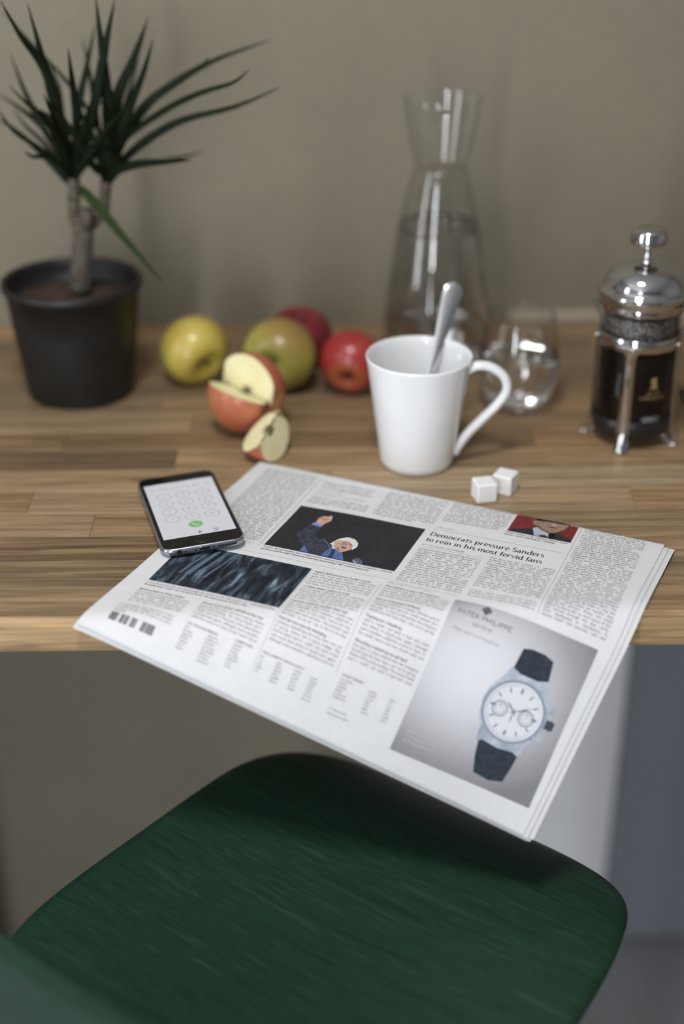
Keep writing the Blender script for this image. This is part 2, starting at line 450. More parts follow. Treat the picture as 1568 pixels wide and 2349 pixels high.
# ------------------------------------------------------------------ lettering: a small stroke alphabet drawn with a broad nib
def A(cx, cy, rx, ry, a0, a1, n=None):
    n = n or max(4, int(abs(a1 - a0) / 28))
    return [(cx + rx * math.cos(R(a0 + (a1 - a0) * i / n)), cy + ry * math.sin(R(a0 + (a1 - a0) * i / n))) for i in range(n + 1)]
DOT = lambda x, y: [(x, y - .035), (x, y + .045)]
GL = {  # glyph: (advance, strokes, serif feet)
 'a': (.47, [A(.2, .31, .13, .14, 150, 0) + [(.33, .09), (.37, .02), (.45, .03)], A(.19, .125, .14, .125, 30, 390)], []),
 'b': (.53, [[(.1, .72), (.1, 0)], A(.27, .22, .19, .225, 150, -150)], [(.06, .71)]),
 'c': (.45, [A(.25, .22, .19, .23, 40, 320)], []),
 'd': (.54, [[(.42, .72), (.42, 0)], A(.25, .22, .19, .225, 30, 330)], [(.38, .71), (.46, .01)]),
 'e': (.46, [[(.07, .24), (.41, .24)], A(.24, .22, .18, .23, 5, 315)], []),
 'f': (.32, [A(.27, .57, .13, .14, 50, 180) + [(.14, 0)], [(.02, .43), (.28, .43)]], [(.14, .01)]),
 'g': (.48, [A(.22, .29, .15, .155, 0, 360), A(.23, -.1, .18, .1, 0, 360), [(.12, .15), (.1, .06), (.32, .0)], [(.34, .40), (.46, .43)]], []),
 'h': (.57, [[(.1, .72), (.1, 0)], A(.27, .27, .17, .17, 165, 0) + [(.44, 0)]], [(.06, .71), (.1, .01), (.44, .01)]),
 'i': (.28, [[(.14, .44), (.14, 0)], DOT(.14, .62)], [(.1, .43), (.14, .01)]),
 'j': (.27, [[(.15, .44), (.15, -.1)] + A(.05, -.1, .1, .11, 0, -120), DOT(.15, .62)], [(.11, .43)]),
 'k': (.54, [[(.1, .72), (.1, 0)], [(.42, .43), (.12, .2)], [(.2, .26), (.46, 0)]], [(.06, .71), (.1, .01), (.45, .01), (.41, .43)]),
 'l': (.28, [[(.14, .72), (.14, 0)]], [(.1, .71), (.14, .01)]),
 'm': (.86, [[(.1, .44), (.1, 0)], A(.26, .27, .16, .17, 165, 0) + [(.42, 0)], A(.58, .27, .16, .17, 165, 0) + [(.74, 0)]], [(.06, .43), (.1, .01), (.42, .01), (.74, .01)]),
 'n': (.57, [[(.1, .44), (.1, 0)], A(.27, .27, .17, .17, 165, 0) + [(.44, 0)]], [(.06, .43), (.1, .01), (.44, .01)]),
 'o': (.51, [A(.255, .22, .2, .23, 0, 360)], []),
 'p': (.54, [[(.1, .44), (.1, -.22)], A(.28, .22, .19, .225, 150, -150)], [(.06, .43), (.1, -.21)]),
 'q': (.54, [[(.43, .44), (.43, -.22)], A(.25, .22, .19, .225, 30, 330)], [(.43, -.21)]),
 'r': (.41, [[(.1, .44), (.1, 0)], A(.27, .24, .17, .2, 165, 60)], [(.06, .43), (.1, .01)]),
 's': (.40, [A(.2, .33, .13, .115, 40, 260) + A(.2, .11, .14, .115, 80, -140)], []),
 't': (.34, [[(.14, .58), (.14, .1)] + A(.23, .1, .09, .1, 180, 320), [(.02, .43), (.31, .43)]], []),
 'u': (.57, [[(.1, .44), (.1, .17)] + A(.26, .17, .16, .17, 180, 340), [(.44, .44), (.44, 0)]], [(.06, .43), (.4, .43), (.48, .01)]),
 'v': (.5, [[(.05, .44), (.25, 0), (.45, .44)]], [(.06, .43), (.44, .43)]),
 'w': (.74, [[(.05, .44), (.22, 0), (.37, .42), (.53, 0), (.69, .44)]], [(.06, .43), (.68, .43)]),
 'x': (.5, [[(.06, .44), (.44, 0)], [(.43, .44), (.06, 0)]], [(.07, .43), (.43, .43), (.07, .01), (.43, .01)]),
 'y': (.5, [[(.05, .44), (.26, .02)], [(.46, .44), (.22, -.16), (.08, -.2)]], [(.06, .43), (.45, .43)]),
 'z': (.45, [[(.07, .43), (.39, .43), (.06, .01), (.4, .01)]], []),
 'A': (.7, [[(.04, 0), (.34, .69), (.65, 0)], [(.15, .24), (.53, .24)]], [(.05, .01), (.64, .01)]),
 'B': (.62, [[(.12, .68), (.12, 0)], [(.12, .67), (.3, .67)] + A(.32, .52, .18, .15, 90, -90) + [(.12, .36)], [(.3, .36)] + A(.34, .18, .2, .18, 90, -90) + [(.12, .01)]], [(.1, .67), (.1, .01)]),
 'C': (.66, [A(.36, .34, .29, .355, 40, 320)], []),
 'D': (.74, [[(.13, .68), (.13, 0)], [(.1, .67), (.34, .67)] + A(.36, .34, .29, .335, 85, -85) + [(.1, .01)]], [(.1, .67), (.1, .01)]),
 'E': (.61, [[(.13, .68), (.13, 0)], [(.08, .67), (.53, .67), (.54, .56)], [(.13, .36), (.42, .36)], [(.08, .01), (.54, .01), (.56, .13)]], []),
 'F': (.57, [[(.13, .68), (.13, 0)], [(.08, .67), (.52, .67), (.53, .56)], [(.13, .36), (.42, .36)]], [(.13, .01)]),
 'G': (.71, [A(.36, .34, .29, .355, 40, 330), [(.6, .3), (.6, .05)], [(.46, .3), (.66, .3)]], []),
 'H': (.74, [[(.13, .68), (.13, 0)], [(.61, .68), (.61, 0)], [(.13, .36), (.61, .36)]], [(.13, .67), (.13, .01), (.61, .67), (.61, .01)]),
 'I': (.34, [[(.17, .68), (.17, 0)]], [(.17, .67), (.17, .01)]),
 'J': (.42, [[(.28, .68), (.28, .1)] + A(.16, .1, .12, .13, 0, -130)], [(.28, .67)]),
 'K': (.69, [[(.13, .68), (.13, 0)], [(.58, .68), (.15, .3)], [(.26, .4), (.62, 0)]], [(.13, .67), (.13, .01), (.58, .67), (.62, .01)]),
 'L': (.58, [[(.13, .68), (.13, 0)], [(.08, .01), (.53, .01), (.55, .15)]], [(.13, .67)]),
 'M': (.86, [[(.12, 0), (.14, .68), (.43, .06), (.72, .68), (.74, 0)]], [(.12, .67), (.12, .01), (.74, .67), (.74, .01)]),
 'N': (.73, [[(.13, 0), (.13, .68), (.6, .02), (.6, .68)]], [(.1, .67), (.13, .01), (.6, .67)]),
 'O': (.73, [A(.365, .34, .3, .355, 0, 360)], []),
 'P': (.6, [[(.13, .68), (.13, 0)], [(.1, .67), (.32, .67)] + A(.34, .5, .19, .17, 85, -90) + [(.13, .33)]], [(.1, .67), (.13, .01)]),
 'Q': (.73, [A(.365, .34, .3, .355, 0, 360), [(.38, .1), (.66, -.12)]], []),
 'R': (.66, [[(.13, .68), (.13, 0)], [(.1, .67), (.32, .67)] + A(.34, .51, .18, .16, 85, -90) + [(.13, .35)], [(.32, .35), (.6, 0)]], [(.1, .67), (.13, .01), (.6, .01)]),
 'S': (.55, [A(.28, .51, .19, .175, 40, 255) + A(.28, .17, .2, .18, 75, -145)], []),
 'T': (.62, [[(.31, .68), (.31, 0)], [(.05, .55), (.06, .67), (.56, .67), (.57, .55)]], [(.31, .01)]),
 'U': (.71, [[(.12, .68), (.12, .24)] + A(.36, .24, .24, .25, 180, 360) + [(.6, .68)]], [(.12, .67), (.6, .67)]),
 'V': (.69, [[(.05, .68), (.35, 0), (.64, .68)]], [(.06, .67), (.63, .67)]),
 'W': (.95, [[(.05, .68), (.27, 0), (.47, .66), (.68, 0), (.9, .68)]], [(.06, .67), (.89, .67)]),
 'X': (.66, [[(.07, .68), (.6, 0)], [(.58, .68), (.06, 0)]], [(.08, .67), (.58, .67), (.07, .01), (.59, .01)]),
 'Y': (.64, [[(.04, .68), (.32, .33), (.6, .68)], [(.32, .33), (.32, 0)]], [(.06, .67), (.58, .67), (.32, .01)]),
 'Z': (.6, [[(.08, .55), (.09, .67), (.53, .67), (.07, .01), (.53, .01), (.55, .13)]], []),
 '0': (.52, [A(.26, .33, .19, .345, 0, 360)], []),
 '1': (.52, [[(.14, .56), (.27, .66), (.27, 0)]], [(.27, .01)]),
 '2': (.52, [A(.26, .48, .18, .18, 160, -30) + [(.08, .01), (.46, .01)]], []),
 '3': (.52, [A(.25, .51, .16, .16, 150, -90) + A(.25, .17, .19, .18, 90, -150)], []),
 '4': (.52, [[(.36, 0), (.36, .67), (.05, .2), (.49, .2)]], []),
 '5': (.52, [[(.44, .66), (.15, .66), (.12, .38)] + A(.25, .21, .19, .21, 120, -150)], []),
 '6': (.52, [[(.4, .68), (.2, .5), (.08, .22)], A(.26, .2, .18, .2, 0, 360)], []),
 '7': (.52, [[(.07, .66), (.46, .66), (.2, 0)]], []),
 '8': (.52, [A(.26, .51, .15, .155, 0, 360), A(.26, .18, .19, .18, 0, 360)], []),
 '9': (.52, [[(.12, 0), (.34, .18), (.44, .45)], A(.26, .47, .18, .2, 0, 360)], []),
 '.': (.24, [[(.12, .0), (.12, .07)]], []), ',': (.24, [[(.13, .07), (.13, .0), (.08, -.1)]], []),
 ':': (.26, [DOT(.13, .38), DOT(.13, .04)], []), ';': (.26, [DOT(.13, .38), [(.14, .07), (.09, -.1)]], []),
 "'": (.2, [[(.1, .7), (.09, .54)]], []), '"': (.34, [[(.1, .7), (.09, .54)], [(.24, .7), (.23, .54)]], []),
 '-': (.34, [[(.05, .22), (.29, .22)]], []), '\u2014': (.8, [[(.02, .22), (.78, .22)]], []),
 '*': (.5, [[(.25, .45), (.25, .15)], [(.12, .38), (.38, .22)], [(.12, .22), (.38, .38)]], []),
 '#': (.56, [[(.2, .62), (.14, .05)], [(.42, .62), (.36, .05)], [(.05, .44), (.52, .44)], [(.03, .22), (.5, .22)]], []),
 '(': (.3, [A(.3, .3, .2, .4, 130, 230)], []), ')': (.3, [A(0, .3, .2, .4, 50, -50)], []), '?': (.45, [A(.22, .5, .16, .17, 160, -60) + [(.22, .2)], DOT(.22, .04)], []),
}
_gc = {}
def glyph(ch, thin, thick, serif):
    key = (ch, thin, thick, serif)
    if key in _gc: return _gc[key]
    adv, strokes, feet = GL[ch]
    V, F = [], []
    allst = [(s, False) for s in strokes]
    if serif: allst += [([(x - serif, y), (x + serif, y)], True) for x, y in feet]
    for s, foot in allst:
        P = np.array(s, float); n = len(P)
        tan = np.gradient(P, axis=0) if n > 2 else np.repeat(P[1:] - P[:1], 2, 0)
        if n > 2 and np.allclose(P[0], P[-1]):
            tan[0] = tan[-1] = P[1] - P[-2]
        ln = np.linalg.norm(tan, axis=1, keepdims=True) + 1e-9
        tn = tan / ln
        nor = np.stack([-tn[:, 1], tn[:, 0]], 1)
        w = thin + (thick - thin) * np.abs(tn[:, 1:2]) ** 1.3
        if foot: w[:] = max(thin, 0.03)
        b = len(V)
        V += list(P + nor * w / 2) + list(P - nor * w / 2)
        F += [(b + i, b + n + i, b + n + i + 1, b + i + 1) for i in range(n - 1)]
    _gc[key] = (adv, np.array(V), np.array(F))
    return _gc[key]
STY = dict(body=(.035, .085, .07), bold=(.055, .14, .08), head=(.05, .135, .085), sans=(.055, .055, 0), thin=(.05, .05, 0), sansm=(.085, .085, 0), sansb=(.11, .11, 0))
XS = dict(body=.88, bold=.9, head=.80)
class Print:
    def __init__(s): s.V, s.F, s.n = [], [], 0
    def width(s, txt, size, style='body', track=0.0):
        return sum((.25 if c == ' ' or c not in GL else GL[c][0]) * XS.get(style, 1) + track for c in txt) * size
    def line(s, txt, x, y, size, style='body', width=None, track=0.0, slant=0.0):
        """y grows down the page; letters stand up (towards smaller y); width justifies the word spaces"""
        t = STY[style]; xs = XS.get(style, 1)
        sp = .25 * size * xs
        if width is not None:
            k = txt.count(' ')
            if k: sp += (width - s.width(txt, size, style, track)) / k
        for c in txt:
            if c == ' ' or c not in GL:
                x += sp + track * size; continue
            adv, V, F = glyph(c, *t)
            W = np.empty_like(V)
            W[:, 0] = x + (V[:, 0] * xs + slant * V[:, 1]) * size; W[:, 1] = y - V[:, 1] * size
            s.V.append(W); s.F.append(F + s.n); s.n += len(V)
            x += (adv * xs + track) * size
        return x
    def poly(s, pts, maxlen=None):
        pts = [Vector((p[0], p[1], 0)) for p in pts]
        tris = tessellate_polygon([pts])
        V = [np.array(p[:2]) for p in pts]; Fq = [list(t) for t in tris]
        if maxlen:
            work, Fq = Fq, []
            cache = {}
            while work:
                t = work.pop()
                L = [np.linalg.norm(V[t[i]] - V[t[(i + 1) % 3]]) for i in range(3)]
                i = int(np.argmax(L))
                if L[i] <= maxlen: Fq.append(t); continue
                a, b, c = t[i], t[(i + 1) % 3], t[(i + 2) % 3]
                key = (min(a, b), max(a, b))
                if key not in cache:
                    cache[key] = len(V); V.append((V[a] + V[b]) / 2)
                m = cache[key]
                work += [[a, m, c], [m, b, c]]
        for t in Fq:
            s.F.append(np.array([[t[0], t[1], t[2], t[2]]]) + s.n)
        s.V.append(np.array(V)); s.n += len(V)
    def rect(s, x0, y0, x1, y1, nx=1, ny=1):
        xs, ys = np.linspace(x0, x1, nx + 1), np.linspace(y0, y1, ny + 1)
        V = np.array([(x, y) for y in ys for x in xs])
        F = np.array([(j * (nx + 1) + i, (j + 1) * (nx + 1) + i, (j + 1) * (nx + 1) + i + 1, j * (nx + 1) + i + 1) for j in range(ny) for i in range(nx)])
        s.V.append(V); s.F.append(F + s.n); s.n += len(V)
    def ring(s, cx, cy, r0, r1, n=48, a0=0, a1=360, ky=1.0):
        a = np.radians(np.linspace(a0, a1, n + 1))
        V = np.concatenate([np.stack([cx + r0 * np.cos(a), cy + r0 * ky * np.sin(a)], 1), np.stack([cx + r1 * np.cos(a), cy + r1 * ky * np.sin(a)], 1)])
        F = np.array([(i, i + 1, n + 2 + i, n + 1 + i) for i in range(n)])
        s.V.append(V); s.F.append(F + s.n); s.n += len(V)
    def build(s, name, mat, parent, mapf, off):
        V = np.concatenate(s.V); F = np.concatenate(s.F)
        W = mapf(V, off)
        faces = []
        for f in F.tolist():
            faces.append(tuple(f) if f[2] != f[3] else tuple(f[:3]))
        # all faces look along +normal
        me = bpy.data.meshes.new(name)
        me.from_pydata(W.tolist(), [], faces)
        me.update()
        me.materials.append(mat)
        o = bpy.data.objects.new(name, me)
        COL.objects.link(o); o.parent = parent
        uvl = me.uv_layers.new(name='page')
        li = np.empty(len(me.loops), int); me.loops.foreach_get('vertex_index', li)
        uvl.data.foreach_set('uv', V[li].astype(np.float32).ravel())
        return o

# ------------------------------------------------------------------ the room
YAW = R(1.1)                                   # the worktop and its wall stand a degree off square
WALL_Y, EDGE_Y = 1.504, 0.8868
def struct(o): return tag(o, kind='structure')
struct(boxes('floor', [(LEFT_X - .1, RIGHT_X + .1, REAR_Y - .1, WALL_Y + .2, -0.06, 0)], FLOOR_M))
struct(boxes('ceiling', [(LEFT_X - .1, RIGHT_X + .1, REAR_Y - .1, WALL_Y + .2, CEIL, CEIL + .06)], CEIL_PAINT))
wb = struct(boxes('wall_back', [(LEFT_X - .1, RIGHT_X + .1, WALL_Y, WALL_Y + 0.1, 0, CEIL)], WALLPAPER))
wb.rotation_euler.z = YAW
x0, x1, z0, z1 = WIN_A
struct(boxes('wall_rear', [(LEFT_X - .1, x0, REAR_Y - .1, REAR_Y, 0, CEIL), (x1, RIGHT_X + .1, REAR_Y - .1, REAR_Y, 0, CEIL),
                           (x0, x1, REAR_Y - .1, REAR_Y, 0, z0), (x0, x1, REAR_Y - .1, REAR_Y, z1, CEIL)], ROOM_PAINT))
y0, y1, za, zb = WIN_B
struct(boxes('wall_left', [(LEFT_X - .1, LEFT_X, REAR_Y, y0, 0, CEIL), (LEFT_X - .1, LEFT_X, y1, WALL_Y + .1, 0, CEIL),
                           (LEFT_X - .1, LEFT_X, y0, y1, 0, za), (LEFT_X - .1, LEFT_X, y0, y1, zb, CEIL)], ROOM_PAINT))
struct(boxes('wall_right', [(RIGHT_X, RIGHT_X + .1, REAR_Y, WALL_Y + .1, 0, CEIL)], ROOM_PAINT))
w = .035
struct(boxes('window_1', [(x0, x0 + w, REAR_Y - .09, REAR_Y - .03, z0, z1), (x1 - w, x1, REAR_Y - .09, REAR_Y - .03, z0, z1),
                          (x0 + w, x1 - w, REAR_Y - .09, REAR_Y - .03, z0, z0 + w), (x0 + w, x1 - w, REAR_Y - .09, REAR_Y - .03, z1 - w, z1),
                          (x0 + w, x1 - w, REAR_Y - .08, REAR_Y - .05, (z0 + z1) / 2 + .2, (z0 + z1) / 2 + .225)], FRAME_M))
struct(boxes('window_2', [(LEFT_X - .09, LEFT_X - .03, y0, y0 + w, za, zb), (LEFT_X - .09, LEFT_X - .03, y1 - w, y1, za, zb),
                          (LEFT_X - .09, LEFT_X - .03, y0 + w, y1 - w, za, za + w), (LEFT_X - .09, LEFT_X - .03, y0 + w, y1 - w, zb - w, zb)], FRAME_M))
tr = struct(boxes('trim_1', [(.215, 1.2, WALL_Y - .010, WALL_Y - .0005, T + .0005, T + .013)], TRIM_M, bevel=.002))
tr.rotation_euler.z = YAW

lamp = thing('top_fill_fitting', 'flat round white fitting added on the ceiling for the top fill light', 'lamp', (TOP_FILL[0], TOP_FILL[1], CEIL))  # unseen fitting added to go with the top fill light
lathe('housing', [(0, -.0005), (.19, -.0005), (.195, -.01), (.195, -.05), (.185, -.058), (.178, -.05), (.178, -.03), (0, -.03)], FRAME_M, lamp, 48)
# panels standing under the worktop
def panel(name, label, cat, b, mat):
    o = boxes(name, [b], mat, bevel=.003); o.rotation_euler.z = YAW
    return tag(o, label, cat)
panel('support_panel', 'white painted support panel standing under the worktop by the wall', 'panel', (.125, .391, WALL_Y - .018, WALL_Y - .001, .0005, T - .032), WHITE_PANEL)
cab = thing('base_cabinet', 'blue-grey base cabinet under the right end of the worktop', 'cabinet', (0, 0, 0), YAW)
boxes('carcass', [(.41, 1.02, WALL_Y - .012, WALL_Y - .001, .0005, T - .032)], BLUE_PANEL, cab, .002)
boxes('door', [(.394, .72, WALL_Y - .026, WALL_Y - .0125, .006, T - .036)], BLUE_PANEL, cab, .002)
boxes('door', [(.724, 1.02, WALL_Y - .026, WALL_Y - .0125, .006, T - .036)], BLUE_PANEL, cab, .002)
panel('side_board', 'dark grey upright board under the left end of the worktop', 'panel', (-.515, -.482, 1.17, WALL_Y - .002, .0005, T - .032), DARK_PANEL)

# ------------------------------------------------------------------ worktop of glued staves
wt = thing('worktop', 'oiled butcher block wooden worktop of brown glued staves', 'worktop', (0, 0, T), YAW)
PITCHY = .0405
THICK = .0295
fixed = {2: [-.52, -.30, .05, .47], 3: [-.62, -.185, .17, .62], 4: [-.50, -.243, .268, .60], 5: [-.58, -.33, .012, .40], 6: [-.60, -.127, .33, .66], 7: [-.47, -.232, .20, .52],
         0: [-.45, .05, .44], 1: [-.62, -.08, .33]}
tones = {(3, 1): (.235, .165, .100), (4, 2): (.26, .185, .112), (5, 3): (.29, .215, .135), (6, 1): (.125, .082, .048), (2, 2): (.17, .113, .064), (1, 2): (.20, .14, .085)}
y = EDGE_Y + .0032
row = 0
while y < WALL_Y - .004:
    ye = min(y + PITCHY, WALL_Y - .0012)
    cuts = fixed.get(row)
    if cuts is None:
        cuts = []; x = -1.1 + random.uniform(.1, .45)
        while x < 1.05:
            cuts.append(x); x += random.uniform(.28, .55)
    xs = [-1.1] + cuts + [1.1]
    for i in range(len(xs) - 1):
        o = chamfer_box('stave', xs[i] + .0001, xs[i + 1] - .0001, y + .0001, ye - .0001, -THICK, 0, .0004, WOOD, wt)
        k = random.uniform(.72, 1.22)
        wv = random.uniform(-.06, .06)
        c = (.325 * k * (1 + wv), .217 * k, .120 * k * (1 - wv))
        c = tuple(1.5 * e for e in tones[(row, i)]) if (row, i) in tones else c
        o.color = (c[0], c[1], c[2], 1)
    y = ye; row += 1
# lighter strip along the front edge
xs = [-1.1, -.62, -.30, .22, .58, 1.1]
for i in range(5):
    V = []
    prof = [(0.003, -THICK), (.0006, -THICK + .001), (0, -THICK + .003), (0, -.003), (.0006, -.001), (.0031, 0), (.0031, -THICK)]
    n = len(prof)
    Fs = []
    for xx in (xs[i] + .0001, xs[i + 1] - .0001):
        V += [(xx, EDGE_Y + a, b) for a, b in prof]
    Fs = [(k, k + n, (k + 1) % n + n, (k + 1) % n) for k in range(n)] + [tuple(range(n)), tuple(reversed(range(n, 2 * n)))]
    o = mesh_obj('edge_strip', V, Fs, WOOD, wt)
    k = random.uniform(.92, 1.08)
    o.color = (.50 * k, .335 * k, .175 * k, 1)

# ------------------------------------------------------------------ newspaper
NX, NY, NA, NW, NH = -.0725, 1.1362, -.43, .3687, .2875
PHI, AXY, PSI, BL = 1.17, .893, .04, .018
BASE = .0046
_u = np.array([math.cos(NA), math.sin(NA)]); _v = np.array([math.sin(NA), -math.cos(NA)])
_n = np.array([math.sin(PSI), -math.cos(PSI)])
_t = np.linspace(0, .5, 1001)
_ph = PHI * (1 - np.exp(-_t / BL))
_pm = (_ph[1:] + _ph[:-1]) / 2
_hor = np.concatenate([[0], np.cumsum(np.cos(_pm)) * (_t[1] - _t[0])]); _ver = np.concatenate([[0], np.cumsum(np.sin(_pm)) * (_t[1] - _t[0])])
RF = .0017                                                          # radius of the far fold
def sheet(uv, off=0.0, wob=1.0):
    uv = np.asarray(uv, float); u, v = uv[:, 0], uv[:, 1]
    vp = np.maximum(v, 0)
    P = np.array([NX, NY]) + u[:, None] * _u + vp[:, None] * _v
    s = np.clip((P - np.array([0, AXY])) @ _n, 0, .5)
    hh, vv, pp = np.interp(s, _t, _hor), np.interp(s, _t, _ver), np.interp(s, _t, _ph)
    Q = P + np.outer(hh - s, _n)
    bumpz = wob * (.00022 * np.sin(u * 58 + v * 20) + .0002 * np.sin(v * 75 - u * 31 + 1.3)) * np.clip(vp / .02, 0, 1)
    curl = wob * (.006 * np.clip((u - .25) / .12, 0, 1) ** 2 * np.clip((v - .15) / .14, 0, 1) ** 2)   # the free corner lifts a little
    o = off + bumpz + curl
    # fold at the far edge: the sheet turns round and runs back underneath
    vn = np.maximum(-v, 0)
    ang = np.minimum(vn / RF, math.pi)
    back = np.maximum(vn - math.pi * RF, 0)
    rr = RF + np.minimum(o, .0004)
    Q = Q - np.outer(rr * np.sin(ang) - back, _v)
    z = BASE - vv - rr * (1 - np.cos(ang)) * (vn > 0)
    o = np.where(vn > 0, o * np.cos(ang), o)
    nx = np.outer(np.sin(pp) * o, _n)
    return np.concatenate([Q + nx, (T + z + np.cos(pp) * o)[:, None]], 1)
ORG = Vector((NX, NY, T))
news = thing('newspaper', 'folded newspaper with a watch advertisement drooping over the worktop edge', 'newspaper', ORG)
def sheet_l(uv, off, wob=1.0): return sheet(uv, off, wob) - np.array(ORG)
def sheet_mesh(name, u0, u1, v0, v1, off, wob, nu=60, nv=110):
    us = np.linspace(u0, u1, nu + 1)
    vsq = np.concatenate([np.linspace(v0, 0, 14)[:-1], np.linspace(0, v1, nv)]) if v0 < 0 else np.linspace(v0, v1, nv)
    uv = np.array([(a, b) for b in vsq for a in us])
    m = nu + 1
    F = [(j * m + i, (j + 1) * m + i, (j + 1) * m + i + 1, j * m + i + 1) for j in range(len(vsq) - 1) for i in range(nu)]
    o = mesh_obj(name, sheet_l(uv, off, wob), F, PAPER, news, True)
    return o
sheet_mesh('front_page', 0, .3615, -.02, NH, 0, 1.0)
sheet_mesh('inner_page', -.0004, .3655, .003, NH + .0012, -.0008, .97)
sheet_mesh('inner_page', .0002, .3700, .002, NH + .0004, -.0016, .90)
sheet_mesh('inner_page', -.0015, .3690, .003, NH + .0030, -.0024, .80)
sheet_mesh('inner_page', -.0010, .3675, .004, NH + .0042, -.0032, .65)
sheet_mesh('inner_page', -.0020, .3680, .003, NH + .0036, -.0039, .50)

K_ROT = .043                                                     # the print sits slightly askew on the folded sheet
def page(V, off):
    V = V / 1000.0
    U = V[:, 0] + K_ROT * (V[:, 1] - .08); W = V[:, 1] - K_ROT * (V[:, 0] - .18)
    return sheet_l(np.stack([U, W], 1), off)
D1, D2, D3, D4 = .00012, .0002, .00028, .00036

TXT = {
'c1': "the region say that the release of the girls came only after months of quiet talks between the government and the group. The army said on Wednesday that a young woman had been found near the forest with a baby and a man who claimed to be her husband. Doctors at the camp said that she was tired and thin but in good health. She asked first for her mother, and then for news of the boarding school where more than two hundred girls were taken from their beds two years ago. The families have waited ever since, through rumors and false reports, wandering the forest roads with photographs. In the camps, a rift has grown between the thousands of freed captives, who are often shunned, and the town. There are two classes of victim, she said, and some have managed to evade the stigma. Those who did not are left with nothing, said Adamu, an elder wondering to anyone about Boko Haram.",
'c2': "HONG KONG For three days the city watched as a visiting official was driven past barriers filled with water and rows of police officers. Few outside the hotel saw him. Yet the visit of a senior leader said much about the party",
'c3': "and its unease over the wishes of the people there. For Beijing the island is a part of the country that must in time return, and any talk of another path is met with warnings. The new president has said that she will keep the peace, but she has not used the words that the mainland wants to hear. With the economy slowing, the cost of pressure has grown for both sides. Officials there say that they are in no hurry and hope to restore trust. This is proving a hard line to hold, given Chinese trade",
'c4': "tensions at home and the moods of the young, who have little memory of war. The mainland, which says it speaks for the people of Taiwan and Hong Kong, has tried for years to draw them in. Now it is searching for a new approach toward both Hong Kong and Taiwan, but it has yet to find one that is different from the policies it has used before \u2014 hard-line political tactics that provoke",
'c5': "that they say has treated Mr. Sanders unfairly. In emails, on social media and on websites, his supporters have been trading advice about protest tactics and raising money for buses to Philadelphia. Also on the list, they say, is a fight over the rules that they fear were written to keep newcomers out. On Saturday in Nevada, they shouted down speakers, and the hotel asked for the room to be cleared. Later the chairwoman of the state party received threats by phone and by text message, and the office was painted over. On Tuesday",
'c5b': "UNDER WHAT HAPPENED TO APPEAL REFORMS Many of those who won places in the state say they will go to the convention in July, and some plan to stay in the streets around it.",
'c4b': "Raising the prospect of lasting fissures in the party, Senator Bernie Sanders has rebuffed pressure to rein in his supporters after they disrupted a weekend Democratic convention in Nevada, throwing chairs and later threatening the state chairwoman in a fight over delegates. The scene was a sign of the party's troubles as it tries to pick a nominee. Mr. Sanders, who is behind in the count of delegates, said that he opposed violence of every kind. But he went on to say that the leaders of the party in Nevada had used their power to prevent a fair and open process, and that the party would have to choose between its donors and its voters",
'c6': "among whom are men who fought in earlier wars, and the young. They have a tremendous reserve of fighters who are ready for this drawn-out kind of everybody war and have been amply willing to barter their lives in return for terrorizing and inciting the Shiite population. And the Iraqi capital has always been its most fertile ground for sowing fear. We have seen the results of this kind of calculated violence before. An onslaught of such attacks by Al Qaeda in Iraq in 2006 and 2007 was ultimately responsible for the deaths of hundreds of American soldiers and Marines, and of thousands of Iraqi Shiites. Security fears among everyday Iraqi Shiites gave rise to an era of militia dominance and to Shiite death squads hunting on the streets of Baghdad, perhaps forever altering the city's demographics. The civil war that erupted hardened the country's sectarian divisions, and it empowered Shiite political leaders like Nuri al-Maliki, who, as prime minister, set off a path of ruling Iraq mainly from public life. Al Qaeda in Iraq was devastated by the American-led troop surge, and the alliances with tribal groups. But in 2013 another insurgency was to take hold, and bombings became a fact of life in the city once again. The government could do little to stop the attacks, which came on market days and at the shrines. Those who could afford to leave did so, and many of the rest moved through the day warily, from checkpoint to checkpoint, in streets lined with concrete walls and wire. IRAQ, PAGE 5",
'lo': "The country is losing people at a pace that few had expected, and the cost of care is rising. Officials said on Wednesday that growth would remain slow this year. A court ordered that the company should pay the fines that were set in spring. Shares fell in early trading. The central bank said it would wait until it had seen more data before it raised rates again, although some members called for a move in June. In the north, heavy rain has closed roads and rail lines. The minister said that help was on its way to the towns that had been cut off. A new study of the river found that the fish had returned. The museum will open a wing for modern prints in autumn, its director said, after a long delay over permits. BUSINESS, PAGE 16. The airline said it would cut two routes to the south and add one to the east. Voters in the capital will go to the polls on Sunday. Analysts expect a close result. OPINION, PAGE 7. ",
}
def flow(pr, txt, x0, x1, y0, y1, size, pitch, style='body', indent=(), last_justify=False, wrap=False):
    words = txt.split(); i = 0; yy = y0; n = 0
    while yy <= y1 and (i < len(words) or wrap):
        if i >= len(words): i = 0
        wd = x1 - x0; xx = x0
        if n in indent: xx += 2.2; wd -= 2.2
        line = words[i]; i += 1
        while True:
            if i >= len(words):
                if not wrap: break
                i = 0
            if pr.width(line + ' ' + words[i], size, style) > wd: break
            line += ' ' + words[i]; i += 1
        full = i < len(words) or wrap
        nxt_par = (n + 1) in indent
        pr.line(line, xx, yy, size, style, width=wd if (full and not nxt_par) else None)
        yy += pitch; n += 1
    return yy
BS, BP = 3.35, 3.42
pr = Print()
def parag(): return {k for k in range(2, 60) if random.random() < .13}
flow(pr, TXT['c1'] + ' ' + TXT['lo'], 15.8, 63.5, 3.6, 124, BS, BP, indent=parag())
pr.line('of the army camp on the road. A', 18, 129.2, BS, 'body')
flow(pr, TXT['c2'], 72, 124.5, 37, 50.5, BS, BP)
flow(pr, TXT['c3'], 130.5, 183.5, 6.2, 50.5, BS, BP, indent={4, 9})
